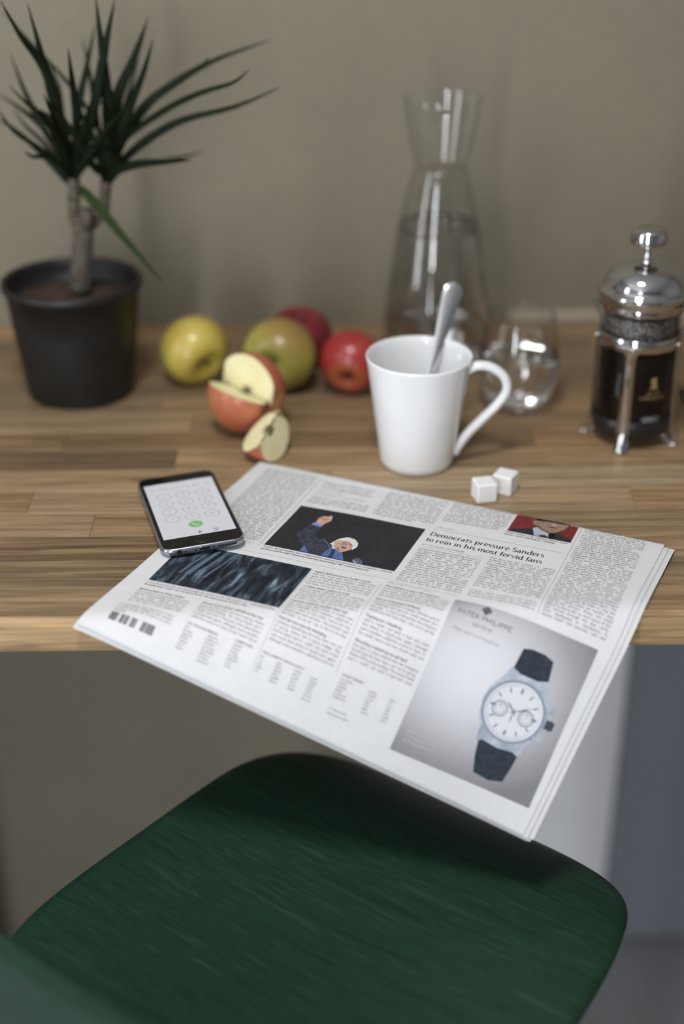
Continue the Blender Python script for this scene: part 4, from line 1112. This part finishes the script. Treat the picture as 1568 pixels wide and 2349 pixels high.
sp = thing('teaspoon', 'polished steel teaspoon standing in the white mug', 'spoon', (0, 0, 0))
Bp = Vector((mx - .010, my - .022, T + .0115)); Rp = Vector((.0873, 1.1845, T + .1045))
d = (Rp - Bp).normalized()
side = Vector((.95, -.05, -.3)); side = (side - side.dot(d) * d).normalized(); nrm = side.cross(d)
if nrm.y > 0: nrm = -nrm; side = -side
sp.matrix_world = Matrix(((side.x, d.x, nrm.x, Bp.x), (side.y, d.y, nrm.y, Bp.y), (side.z, d.z, nrm.z, Bp.z), (0, 0, 0, 1)))
# local: x across, y along the handle, z face normal
ys = [.034, .042, .055, .070, .088, .105, .120, .135, .148, .157, .1625, .1650]
ws = [.0042, .0030, .0027, .0029, .0035, .0045, .0057, .0072, .0083, .0085, .0068, .0028]
V, F = [], []
for y_, w_ in zip(ys, ws):
    for k in range(9):
        t = -1 + k / 4
        V.append((w_ * t, y_, .0004 + .0009 * (1 - t * t) - .0004))
    for k in range(9):
        t = 1 - k / 4
        V.append((w_ * t, y_, -.0011 + .0003 * (1 - t * t)))
m_ = 18
for i in range(len(ys) - 1):
    for k in range(m_):
        j = (k + 1) % m_
        F.append((i * m_ + k, i * m_ + j, (i + 1) * m_ + j, (i + 1) * m_ + k))
F += [tuple(reversed(range(m_))), tuple(range((len(ys) - 1) * m_, len(ys) * m_))]
autosmooth(mesh_obj('handle', V, F, STEEL, sp, True), 50)
V, F = [], []
nu, nv = 10, 10
for i in range(nu + 1):
    for k in range(nv):
        a = 2 * math.pi * k / nv; r_ = i / nu
        x_, y_ = .0125 * r_ * math.cos(a), .019 + .018 * r_ * math.sin(a)
        V.append((x_, y_, -.005 * (1 - r_ * r_)))
F = [(i * nv + k, i * nv + (k + 1) % nv, (i + 1) * nv + (k + 1) % nv, (i + 1) * nv + k) for i in range(nu) for k in range(nv)]
o = mesh_obj('bowl', V, F, STEEL, sp, True); md = o.modifiers.new('thick', 'SOLIDIFY'); md.thickness = .001

# ------------------------------------------------------------------ glass carafe with water
cx, cy = .0965, 1.388
car = thing('carafe', 'tall clear glass carafe with a flared neck, half full of water', 'carafe', (cx, cy, T))
outer = smooth_prof([(.0500, .0012), (.0522, .006), (.0535, .020), (.0534, .036), (.0518, .062), (.0464, .108), (.0394, .153), (.0305, .188), (.0262, .2000), (.0256, .2035), (.0264, .2070), (.0288, .2170), (.0336, .2400), (.0382, .2705)], 6)
outer = [(float(a), float(b)) for a, b in outer]
WT = .0014
inner = [(max(a - WT, .001), b) for a, b in outer if b > .0075]
prof = [(0, .0018), (.040, .0012), (.047, .0002)] + outer + [(.0377, .2711), (.0371, .2709), (.0368, .2705)] + list(reversed(inner[:-1])) + [(.046, .0064), (.036, .0052), (0, .0062)]
lathe('glass_body', prof, GLASS, car, 96)
wl = .146
def fill(inner, z0, zl, eps):
    pr_ = [(0, z0)]
    for a, b in inner:
        if b < zl: pr_.append((a + eps, b))
    for (a, b), (a2, b2) in zip(inner, inner[1:]):
        if b < zl <= b2: rr = a + (a2 - a) * (zl - b) / (b2 - b); break
    return pr_ + [(rr + eps, zl), (rr - .001, zl - .0004), (rr - .003, zl - .0007), (0, zl - .0007)]
lathe('water', fill([(.036, .0052), (.046, .0064)] + inner, .0062, wl, .0002), WATER, car, 96)

# ------------------------------------------------------------------ glass tumbler
gx, gy = .1685, 1.272
tum = thing('tumbler', 'rounded clear glass tumbler half full of water beside the carafe', 'glass', (gx, gy, T))
outer = [(float(a), float(b)) for a, b in smooth_prof([(.0225, .0008), (.0275, .0045), (.0345, .0150), (.0386, .0270), (.0400, .0390), (.0392, .0550), (.0370, .0740), (.0335, .0935)], 6)]
inner = [(max(a - .0010, .001), b) for a, b in outer if b > .010]
prof = [(0, .0012), (.018, .0004)] + outer + [(.0331, .0938), (.0327, .0938), (.0325, .0935)] + list(reversed(inner[:-1])) + [(.024, .0085), (.016, .0066), (0, .0062)]
lathe('glass_body', prof, GLASS, tum, 80)
lathe('water', fill([(.016, .0066), (.024, .0085)] + inner, .0062, .0535, .0002), WATER, tum, 80)

# ------------------------------------------------------------------ french press
fx, fy = .2665, 1.201
fp = thing('french_press', 'chrome french press full of black coffee with a domed lid', 'coffee maker', (fx, fy, T))
BR = .0352
gl = lathe('beaker', [(0, .0135), (.031, .0135), (.0342, .0155), (BR, .020), (BR, .1235), (.0358, .1285), (.0364, .1300), (.0356, .1303), (.0342, .1270), (BR - .0016, .1235), (BR - .0016, .021), (.032, .0172), (0, .0170)], BEAKER_GLASS, fp, 72)
lathe('coffee', [(0, .0171), (.032, .0173), (BR - .0014, .0212), (BR - .0014, .1010), (BR - .004, .1006), (0, .1006)], COFFEE, fp, 64)
FOAM = simple('coffee_foam_mesh', (.10, .09, .085), rough=.5)
m, nt, b = new_mat('steamed_filter_mesh')
v = nt.nodes.new('ShaderNodeTexVoronoi'); v.inputs['Scale'].default_value = 420
tc = nt.nodes.new('ShaderNodeTexCoord'); nt.links.new(tc.outputs['Object'], v.inputs['Vector'])
nt.links.new(ramp(nt, v.outputs['Distance'], [(.15, (.32, .31, .30)), (.5, (.045, .042, .04))]), b.inputs['Base Color'])
setin(b, rough=.4, metal=.4); bump(nt, b, v.outputs['Distance'], .6, .001)
lathe('filter', [(0, .1030), (.0320, .1030), (.0332, .1045), (.0332, .1225), (.0320, .1235), (0, .1235)], m, fp, 64)
# spout
V, F = [], []
so = []
for i in range(7):
    s_ = i / 6
    row_ = []
    for k in range(9):
        t = -1 + k / 4
        ang = R(176) + t * R(24) * (1 - .25 * s_)
        rad = BR + .0004 + .0082 * s_ * (1 - t * t)
        row_.append((rad * math.cos(ang), rad * math.sin(ang), .1120 + .0175 * s_ + .0012 * s_ * (1 - t * t)))
    so.append(row_)
V = [p for r_ in so for p in r_]
F = [(i * 9 + k, i * 9 + k + 1, (i + 1) * 9 + k + 1, (i + 1) * 9 + k) for i in range(6) for k in range(8)]
o = mesh_obj('spout', V, F, GLASS, fp, True); md = o.modifiers.new('thick', 'SOLIDIFY'); md.thickness = .0016
# chrome lid
lid = lathe('lid', [(.0330, .1280), (.0345, .1272), (.0372, .1275), (.0378, .1300), (.0372, .1330), (.0374, .1350), (.0392, .1368), (.0402, .1398), (.0405, .1425), (.0400, .1445), (.0386, .1452), (.0372, .1460), (.0360, .1500), (.0335, .1555), (.0290, .1610), (.0220, .1650), (.0140, .1672), (.0080, .1678), (.0060, .1674), (0, .1674)], CHROME, fp, 96)
lathe('plunger_rod', [(.0062, .1676), (.0056, .1690), (.0042, .1700), (.0033, .1730), (.0030, .1760), (.0032, .1800), (.0046, .1830), (.0050, .1850), (0, .1850)], CHROME, fp, 40)
lathe('knob', [(0, .1842), (.0080, .1838), (.0146, .1840), (.0160, .1850), (.0163, .1866), (.0161, .1915), (.0154, .1950), (.0138, .1972), (.0110, .1982), (.0085, .1980), (0, .1978)], CHROME, fp, 56)
lathe('band', [(BR + .0004, .0950), (BR + .0014, .0950), (BR + .0016, .0955), (BR + .0016, .1056), (BR + .0014, .1061), (BR + .0004, .1061)], CHROME, fp, 80)
lathe('base_cup', [(0, .0105), (.030, .0105), (.0345, .0125), (BR + .0010, .0175), (BR + .0010, .0275), (BR + .0003, .0280)], BLACK_PLASTIC, fp, 64)
for k in range(4):
    a = R(-112 + 90 * k)
    er, et = Vector((math.cos(a), math.sin(a), 0)), Vector((-math.sin(a), math.cos(a), 0))
    path = [(BR + .0016, .0985), (BR + .0019, .0930), (BR + .0018, .0700), (BR + .0018, .0450), (BR + .0018, .0260), (BR + .0024, .0180), (BR + .0046, .0105), (BR + .0078, .0045), (BR + .0088, .0018), (BR + .0080, .0006), (BR + .0040, .0005), (BR - .0020, .0040), (BR - .0060, .0085)]
    path = smooth_prof(path, 4)
    V, F = [], []
    for i, (r_, z_) in enumerate(path):
        t = i / (len(path) - 1)
        w_ = .0053 if t > .12 else .0053 + .008 * (1 - t / .12) ** 2
        p0 = np.array(path[max(i - 1, 0)]); p1 = np.array(path[min(i + 1, len(path) - 1)])
        tt = (p1 - p0) / (np.linalg.norm(p1 - p0) + 1e-9); nn = Vector((0, 0, 1)) * tt[0] - er * tt[1]
        if nn.length < .1: nn = er
        nn = -nn if nn.dot(er) < 0 and t < .6 else nn
        c_ = er * r_ + Vector((0, 0, z_))
        V += [c_ - et * w_, c_ + et * w_]
    F = [(2 * i, 2 * i + 1, 2 * i + 3, 2 * i + 2) for i in range(len(path) - 1)]
    o = mesh_obj('leg', V, F, CHROME, fp, True)
    md = o.modifiers.new('thick', 'SOLIDIFY'); md.thickness = .0010; md.offset = 0
# handle on the right
ha = R(2)
hr = lambda r_, z_: Vector((r_ * math.cos(ha), r_ * math.sin(ha), z_))
hpts = spline([hr(.047, .1090), hr(.060, .1095), hr(.070, .1020), hr(.0735, .0880), hr(.0725, .0680), hr(.066, .0500), hr(.054, .0410), hr(.0455, .0390)], 6)
hd = tube('handle', hpts, [.0068] * len(hpts), BLACK_PLASTIC, fp, 16, 1.35, (0, 1, 0))
boxes('handle_bracket', [(.0368, .050, -.0045, .0045, .0985, .1035)], CHROME, fp, .001).rotation_euler.z = ha
tube('handle_bolt', [hr(.037, .1010), hr(.050, .1075)], .0030, CHROME, fp, 12)
# gold print on the beaker
def cyl(zc, ac, off=.0003):
    def f(V, o_):
        a = ac + V[:, 0] / 1000 / BR
        r_ = BR + off + o_
        return np.stack([r_ * np.cos(a), r_ * np.sin(a), zc - V[:, 1] / 1000], 1)
    return f
q = Print()
q.line('ARVID', -q.width('ARVID', 4.6, 'bold') / 2, 0, 4.6, 'bold', track=.02)
q.line('NORDQUIST', -q.width('NORDQUIST', 4.6, 'bold', .03) / 2, 4.4, 4.6, 'bold', track=.03)
q.build('gold_lettering', GOLD_PRINT, fp, cyl(.0555, R(-74)), 0)
q = Print()
q.poly([(1.3 * a_, 1.25 * b_) for a_, b_ in [(-2.9, 4.8), (-2.4, 3.2), (-.9, 2.6), (-1.2, 1.6), (-2.2, .8), (-2.0, -.8), (-2.4, -2.0), (-1.4, -3.6), (.4, -4.2), (1.9, -3.2), (2.2, -1.6), (1.9, .4), (2.4, 2.0), (3.0, 3.4), (2.9, 4.8)]])
q.build('bust_emblem', GOLD_PRINT, fp, cyl(.0672, R(-74)), 0)
q = Print()
q.line('BODUM', -q.width('BODUM', 2.9, 'sansb', .1) / 2, 1.0, 2.9, 'sansb', track=.1)
for a_, b_ in ((-2.1, -1.8), (1.8, 2.1)): q.rect(-6.2, a_, 6.2, b_, 8, 1)
q.ring(-6.2, 0, 1.8, 2.1, 12, 90, 270); q.ring(6.2, 0, 1.8, 2.1, 12, -90, 90)
q.build('white_badge', WHITE_PRINT, fp, cyl(.0320, R(-74), .0009), 0)

# ------------------------------------------------------------------ sugar cubes
def sugar(label, px, py, s, rz, tilt=None):
    p = at_z(px, py, s / 2)
    o = boxes('sugar_cube', [(-s / 2, s / 2, -s / 2, s / 2, -s / 2, s / 2)], SUGAR, None, .0013)
    o.location = (p.x, p.y, T + s / 2 + .0002); o.rotation_euler = (0, 0, R(rz))
    return tag(o, label, 'sugar cube', 'sugar cubes by the mug')
sugar('white sugar cube nearer the newspaper, front one of the pair', 1110, 1124, .0176, 14)
sugar('white sugar cube touching the other one, farther from the newspaper', 1158, 1106, .0176, -28)

# ------------------------------------------------------------------ apples
def apple_prof(Rr, n=36, k0=.50, k1=.34):
    out = []
    for i in range(n + 1):
        ph_ = math.pi * i / n
        rho = Rr * (1 - k0 * math.exp(-(ph_ / .36) ** 2) - k1 * math.exp(-((math.pi - ph_) / .34) ** 2)) * (1 + .03 * math.cos(ph_))
        out.append((max(rho * math.sin(ph_), 0.0), rho * math.cos(ph_) * .94))
    out[0] = (0, out[0][1]); out[-1] = (0, out[-1][1])
    return out
def orient(o, axis, spin=0.0):
    qn = Vector((0, 0, 1)).rotation_difference(Vector(axis).normalized())
    o.rotation_mode = 'QUATERNION'
    o.rotation_quaternion = qn @ Matrix.Rotation(spin, 4, 'Z').to_quaternion()
def apple(label, px, py, Rr, axis, mat, spin=0.0):
    p = at_z(px, py, Rr * .985)
    a = thing('apple', label, 'apple', (p.x, p.y, T + Rr * .985), 0, 'apples on the worktop')
    orient(a, axis, spin)
    lathe('skin', apple_prof(Rr), mat, a, 48)
    z_ = apple_prof(Rr)[0][1]; zb_ = apple_prof(Rr)[-1][1]
    tube('stem', spline([(0, 0, z_ - .001), (.0005, 0, z_ + .006), (.0022, .0005, z_ + .0125)], 4), [.0011] * 8 + [.0016], STEM_M, a, 8)
    V, F = [], []
    for k in range(5):
        t = 2 * math.pi * k / 5
        c_, s_ = math.cos(t), math.sin(t)
        b0 = len(V)
        V += [(-.0016 * s_, .0016 * c_, zb_ - .0004), (.0016 * s_, -.0016 * c_, zb_ - .0004), (.0048 * c_, .0048 * s_, zb_ - .0030), (.0024 * c_, .0024 * s_, zb_ - .0042)]
        F += [(b0, b0 + 1, b0 + 2), (b0, b0 + 2, b0 + 3), (b0 + 1, b0 + 3, b0 + 2)]
    V += [(0, 0, zb_ - .0015)]
    mesh_obj('calyx', V, F, CALYX_M, a)
    return a
Y_M = apple_mat('yellow_apple_skin', (.42, .29, .055), (.52, .42, .085), (.58, .50, .13), 16, .35, ((0, -.7, -.7), .012, .034, (.40, .18, .04)))
G_M = apple_mat('green_apple_skin', (.30, .25, .06), (.36, .36, .075), (.44, .46, .11), 16, .35, ((.8, .2, .1), .006, .04, (.27, .13, .045)))
R_M = apple_mat('red_apple_skin', (.23, .012, .018), (.30, .022, .026), (.38, .05, .04), 18, .3, ((0, 0, -1), .020, .030, (.42, .17, .045)))
D_M = apple_mat('dark_red_apple_skin', (.13, .008, .014), (.18, .012, .018), (.22, .022, .024), 18, .3)
C_M = apple_mat('orange_red_apple_skin', (.46, .10, .05), (.48, .15, .08), (.46, .26, .10), 26, .6)
apple('yellow apple with its stem hollow facing the cut apple', 445, 803, .0346, (.55, -.78, -.36), Y_M, 1.0)
apple('green-yellow apple behind the cut apple', 642, 815, .0362, (-.32, -.93, -.05), G_M, .6)
apple('red apple with its calyx facing out, beside the mug', 806, 831, .0318, (.18, .93, .35), R_M)
apple('dark red apple behind the green-yellow apple', 687, 764, .0340, (.05, -.12, .99), D_M)

def sector(name, Rr, a0, a1, mat, parent, nseg=40):
    """skin of an apple between two meridians; the two cut faces are separate meshes"""
    pf = apple_prof(Rr)
    lathe('skin', pf, mat, parent, nseg, None, True, a0, a1)
    for a in (a0, a1):
        V = [(r_ * math.cos(a), r_ * math.sin(a), z_) for r_, z_ in pf]
        c_, s_ = math.cos(a), math.sin(a)
        # fill with strips towards the core line so that the face can be smooth
        core = [(0, 0, z_) for r_, z_ in pf]
        n_ = len(V)
        F = [(i, i + 1, n_ + i + 1, n_ + i) for i in range(n_ - 1)]
        o = mesh_obj('cut_face', V + core, F, FLESH, parent)
        o['label'] = 'cream cut flesh'
        sd = .0035
        pts = []
        for k in range(14):
            t = 2 * math.pi * k / 14
            pts.append((.0046 + .0022 * math.cos(t), .0058 * math.sin(t)))
        off = .00025 * (1 if a == a0 else -1)
        Vs = [(r_ * c_ + off * s_ * 1, r_ * s_ - off * c_ * 1, z_) for r_, z_ in pts]
        mesh_obj('seed_pocket', Vs, [tuple(range(14))], SEED_M, parent)
        tube('core_line', [(.0004 * c_, .0004 * s_, pf[0][1] * .9), (.0007 * c_, .0007 * s_, 0), (.0004 * c_, .0004 * s_, pf[-1][1] * .9)], [.0005, .0009, .0005], SEED_M, parent, 6)
# the cut apple lies on its side, stem to the left, a wedge taken out towards the camera
Rc = .0375
p = at_z(567, 905, Rc * .97)
cut = thing('apple', 'red apple with a wedge cut out showing pale flesh', 'apple', (p.x, p.y, T + Rc * .99), 0, 'apples on the worktop')
ax = Vector((-.80, .585, .14)).normalized()
low = Vector((-.47, -.76, .34)); low = (low - low.dot(ax) * ax).normalized()      # lower cut runs from the core to the camera
lx, ly = low, ax.cross(low)
cut.rotation_mode = 'QUATERNION'
cut.rotation_quaternion = Matrix(((lx.x, ly.x, ax.x), (lx.y, ly.y, ax.y), (lx.z, ly.z, ax.z))).to_quaternion()
OPEN = R(70)
sgn = 1 if ly.z > 0 else -1
if sgn > 0: sector('apple', Rc, OPEN, 2 * math.pi, C_M, cut)
else: sector('apple', Rc, 0, 2 * math.pi - OPEN, C_M, cut)
z_ = apple_prof(Rc)[0][1]
tube('stem', spline([(-.0008, 0, z_ - .002), (-.001, 0, z_ + .008), (-.003, .001, z_ + .018)], 4), [.0011] * 8 + [.0015], STEM_M, cut, 8)
mesh_obj('calyx', [(-.003, 0, -Rc * .62), (0, .003, -Rc * .62), (.003, 0, -Rc * .62), (0, -.003, -Rc * .62), (0, 0, -Rc * .68)], [(0, 1, 4), (1, 2, 4), (2, 3, 4), (3, 0, 4)], CALYX_M, cut)
bpy.context.view_layer.update()
for a_ in [o for o in COL.objects if o.get('category') == 'apple']:
    lo = min((a_.matrix_world.to_quaternion() @ Vector(v.co)).z for c in a_.children if c.name.startswith('skin') for v in c.data.vertices)
    a_.location.z = T - lo + .0004
# the loose wedge
Rw = .0315
p = at_z(612, 1012, .014)
wd = thing('apple_wedge', 'cut apple wedge with pale flesh lying before the cut apple', 'apple wedge', (p.x, p.y, T))
ax = Vector((.36, .84, .36)).normalized()
mid = Vector((-.34, .05, -1)); mid = (mid - mid.dot(ax) * ax).normalized()      # middle of the skin side
lx, ly = mid, ax.cross(mid)
wd.rotation_mode = 'QUATERNION'
wd.rotation_quaternion = Matrix(((lx.x, ly.x, ax.x), (lx.y, ly.y, ax.y), (lx.z, ly.z, ax.z))).to_quaternion()
W_M = apple_mat('wedge_skin', (.55, .36, .12), (.52, .16, .09), (.50, .09, .06), 26, .5)
sector('apple_wedge', Rw, -R(36), R(36), W_M, wd, 12)
bpy.context.view_layer.update()
lo = min((wd.matrix_world.to_quaternion() @ Vector(v.co)).z for c in wd.children for v in c.data.vertices)
wd.location.z = T - lo + .0003
cen = Vector((0, 0, 0)); k = 0
for c in wd.children:
    if c.name.startswith('skin'):
        for v in c.data.vertices: cen += wd.rotation_quaternion @ v.co; k += 1
cen /= k
tgt = at_z(612, 1014, cen.z - lo)
wd.location.x, wd.location.y = tgt.x - cen.x * .72, tgt.y - cen.y * .72

# ------------------------------------------------------------------ potted dragon tree
qx, qy = -.2590, 1.309
plant = thing('potted_plant', 'spiky leaved dragon tree in a black pot', 'plant', (qx, qy, T))
po = lathe('pot', [(0, .0003), (.048, .0003), (.0505, .0012), (.0520, .004), (.0600, .070), (.0640, .1085), (.0668, .1090), (.0676, .1110), (.0674, .1150), (.0660, .1165), (.0640, .1160), (.0625, .1100), (.0600, .0850), (0, .0850)], POT_M, plant, 80)
so = lathe('soil', [(0, .1000), (.02, .0990), (.045, .0970), (.0616, .0945), (.0600, .0852), (0, .0852)], SOIL_M, plant, 48)
PP = Vector((qx, qy, T))
def zp(x, y, Y): return at_y(x / 2.306, y / 2.306, Y) - PP
yb = qy
trunk = spline([zp(428, 1540, yb), zp(428, 1420, yb), zp(440, 1280, yb), zp(440, 1215, yb), zp(452, 1170, yb)], 5)
tube('trunk', trunk, [.0096 + .0004 * math.sin(i * 1.7) for i in range(len(trunk))], BARK_M, plant, 14)
b1 = spline([zp(432, 1215, yb), zp(398, 1165, yb), zp(390, 1090, yb), zp(392, 1000, yb), zp(388, 940, yb)], 5)
tube('branch', b1, [.0058 + .0004 * math.sin(i * 2.1) for i in range(len(b1))], BARK_M, plant, 12)
b2 = spline([zp(455, 1215, yb), zp(500, 1175, yb + .004), zp(545, 1120, yb + .006), zp(556, 1040, yb + .008), zp(560, 960, yb + .008)], 5)
tube('branch', b2, [.0052 + .0004 * math.sin(i * 2.3) for i in range(len(b2))], BARK_M, plant, 12)
tube('cut_stub', [zp(455, 1190, yb - .004), zp(457, 1150, yb - .006), zp(460, 1105, yb - .006)], [.0075, .0072, .0062], BARK_M, plant, 10)

def leaf(pts, wmax, mat, dy, base_dy=0.0, parent=plant):
    """pts run from base to tip in the enlarged view; dy: how far the tip comes forward (-) or goes back (+)"""
    n_ = len(pts)
    P = []
    for i, (x, y) in enumerate(pts):
        t = i / (n_ - 1)
        P.append(zp(x, y, qy + base_dy + dy * t ** 1.3))
    C = spline(P, max(4, 16 // (n_ - 1)))
    N = len(C)
    V, F = [], []
    view = Vector((0, -1, .35)).normalized()
    for i, p in enumerate(C):
        t = i / (N - 1)
        tg = (C[min(i + 1, N - 1)] - C[max(i - 1, 0)]).normalized()
        s = tg.cross(view)
        if s.length < .05: s = Vector((1, 0, 0))
        s.normalize(); nn = s.cross(tg).normalized()
        w_ = wmax * min(1.0, .62 + 1.1 * t) * (1 - max(0, (t - .35) / .65) ** 1.6) + .00025
        V += [p - s * w_ + nn * w_ * .25, p + nn * .0, p + s * w_ + nn * w_ * .25]
    for i in range(N - 1):
        for k in range(2):
            F.append((i * 3 + k, i * 3 + k + 1, i * 3 + k + 4, i * 3 + k + 3))
    o = mesh_obj('leaf', V, F, mat, parent, True)
    md = o.modifiers.new('thick', 'SOLIDIFY'); md.thickness = .0005; md.offset = 0
    return o
LB, RB = (388, 985), (560, 1000)
LV = [
 ([LB, (335, 760), (270, 480), (215, 270), (145, 20)], 1.35, -.03, 0),
 ([LB, (345, 700), (235, 370), (110, 190), (2, 5)], 1.15, -.05, 0),
 ([RB, (520, 690), (380, 465), (200, 265), (10, 60)], .55, .05, .008),
 ([LB, (330, 850), (200, 620), (125, 470), (55, 285)], .95, .03, 0),
 ([LB, (350, 880), (270, 640), (165, 570), (45, 450)], .85, -.02, 0),
 ([LB, (345, 870), (240, 690), (130, 590), (-10, 495)], 1.0, .04, 0),
 ([LB, (340, 900), (200, 780), (70, 690), (-10, 580)], .75, -.04, 0),
 ([LB, (350, 950), (260, 850), (110, 710), (-20, 620)], 1.0, .02, 0),
 ([LB, (330, 900), (230, 755), (130, 660), (70, 570)], .6, .05, 0),
 ([LB, (350, 910), (270, 835), (170, 828), (130, 798)], .7, -.05, 0),
 ([RB, (515, 640), (490, 480), (465, 340), (437, 205)], .7, .05, .008),
 ([LB, (400, 640), (388, 470), (375, 370), (360, 255)], .95, -.05, 0),
 ([RB, (570, 700), (565, 480), (535, 230), (505, -20)], 1.55, -.02, .008),
 ([LB, (470, 700), (540, 340), (570, 180), (606, 0)], 1.35, -.01, 0),
 ([LB, (400, 760), (415, 560), (455, 370), (503, 130)], 1.25, .03, 0),
 ([RB, (590, 760), (620, 520), (715, 290), (782, 95)], 1.75, .02, .008),
 ([RB, (610, 780), (690, 560), (760, 380), (808, 210)], 1.2, -.03, .008),
 ([RB, (600, 800), (640, 640), (690, 470), (735, 280)], .9, .05, .008),
 ([RB, (640, 760), (730, 610), (850, 490), (1110, 330), (1425, 213)], 1.45, .03, .008),
 ([RB, (650, 700), (830, 520), (1010, 395), (1104, 305)], .6, -.02, .008),
 ([RB, (640, 760), (860, 590), (1060, 492), (1230, 438), (1316, 370)], .85, -.05, .008),
 ([RB, (620, 880), (780, 740), (970, 635), (1240, 565), (1482, 463)], 1.15, -.03, .008),
 ([RB, (640, 900), (760, 868), (940, 838), (1075, 800)], .75, .06, .008),
 ([RB, (610, 910), (720, 870), (880, 855), (1012, 848)], 1.25, -.07, .008),
 ([RB, (545, 920), (480, 860), (330, 620), (245, 530)], 1.1, -.05, .008),
 ([LB, (420, 900), (520, 740), (600, 640), (655, 575)], 1.0, -.06, 0),
 ([LB, (430, 900), (590, 720), (690, 540), (780, 350)], .8, .06, 0),
 ([LB, (350, 800), (300, 660), (265, 580), (230, 500)], .7, -.06, 0),
 ([LB, (370, 800), (335, 640), (325, 530), (315, 420)], .7, .05, 0),
 ([LB, (330, 720), (300, 520), (290, 420), (250, 320)], 1.1, .06, 0),
 ([RB, (560, 850), (555, 700), (575, 590), (600, 470)], 1.0, .04, .008),
 ([LB, (410, 820), (440, 700), (470, 590), (500, 500)], 1.0, -.06, 0),
 ([RB, (530, 860), (500, 740), (430, 600), (400, 480)], .9, .04, .008),
 ([LB, (350, 850), (290, 700), (210, 600), (190, 560)], .8, -.07, 0),
 ([RB, (600, 860), (650, 720), (720, 600), (770, 560)], .8, -.06, .008),
]
for pts, wm, dy, bd in LV: leaf(pts, wm * .0033, LEAF_M, dy, bd)
leaf([(400, 1000), (440, 1010), (520, 1095), (620, 1215), (745, 1360), (862, 1498)], .0044, LEAF_L, -.09)
leaf([(575, 960), (600, 840), (585, 690), (560, 560), (528, 545)], .0034, LEAF_M, -.05, .004)
leaf([(572, 960), (625, 850), (610, 805), (540, 775), (455, 775)], .0032, LEAF_M, -.06, .004)

# ------------------------------------------------------------------ green stool
SX, SY, SZ = -.009, .782, T - .209
HEAD = R(-36)
st = thing('bar_stool', 'dark green stained wooden bar stool with a low backrest', 'stool', (SX, SY, 0), HEAD)
def supr(a, hw_, hd_, n_=3.6):
    c_, s_ = math.cos(a), math.sin(a)
    r_ = (abs(c_ / hw_) ** n_ + abs(s_ / hd_) ** n_) ** (-1 / n_)
    return r_ * c_, r_ * s_
V, F = [], []
NG = 48
for j in range(NG + 1):
    for i in range(NG + 1):
        a_, b_ = -1 + 2 * i / NG, -1 + 2 * j / NG
        t = max(abs(a_), abs(b_))
        x_, y_ = supr(math.atan2(b_, a_), .188, .202, 4.4) if t > 0 else (0, 0)
        x_ *= t * (1 + .05 * (-y_ * t / .19)); y_ *= t
        z_ = -.014 * (1 - min(1, (x_ / .19) ** 2)) * math.exp(-((y_ + .03) / .11) ** 2) - .020 * max(0, (y_ - .09) / .10) ** 2 - .004 * t ** 8
        V.append((x_, y_, z_ + .006))
F = [(j * (NG + 1) + i, j * (NG + 1) + i + 1, (j + 1) * (NG + 1) + i + 1, (j + 1) * (NG + 1) + i) for j in range(NG) for i in range(NG)]
seat = mesh_obj('seat', V, F, STAIN, st, True, (0, 0, SZ))
md = seat.modifiers.new('thick', 'SOLIDIFY'); md.thickness = .012; md.offset = -1
V, F = [], []
NUb, NVb = 40, 14
for j in range(NVb + 1):
    t = j / NVb
    for i in range(NUb + 1):
        s_ = -1 + 2 * i / NUb
        hw_ = .176 * (1 - .10 * t)
        drop = .06 * max(0, abs(s_) - .72) ** 2 / .078 * t
        V.append((s_ * hw_, -.192 - .030 * t ** .7 + .008 * s_ * s_ * (.4 + .6 * t), SZ + .004 + (.104 - drop) * t - .010 * (1 - t)))
F = [(j * (NUb + 1) + i, j * (NUb + 1) + i + 1, (j + 1) * (NUb + 1) + i + 1, (j + 1) * (NUb + 1) + i) for j in range(NVb) for i in range(NUb)]
back = mesh_obj('backrest', V, F, STAIN, st, True)
md = back.modifiers.new('thick', 'SOLIDIFY'); md.thickness = .013; md.offset = 0
md = back.modifiers.new('bevel', 'BEVEL'); md.width = .003; md.segments = 3; md.limit_method = 'ANGLE'; md.angle_limit = R(50)
for sx in (-1, 1):
    for sy in (-1, 1):
        tube('leg', [(sx * .125, sy * .115, SZ - .012), (sx * .150, sy * .145, .0005)], [.0155, .0110], STAIN, st, 16)
for a_, b_ in (((-1, -1), (1, -1)), ((1, -1), (1, 1)), ((1, 1), (-1, 1)), ((-1, 1), (-1, -1))):
    f_ = .6
    tube('stretcher', [(a_[0] * (.125 + .025 * f_), a_[1] * (.115 + .03 * f_), SZ * (1 - f_)), (b_[0] * (.125 + .025 * f_), b_[1] * (.115 + .03 * f_), SZ * (1 - f_))], .0085, STAIN, st, 12)
boxes('seat_frame', [(-.135, .135, -.125, .125, SZ - .036, SZ - .0245)], STAIN, st, .003)
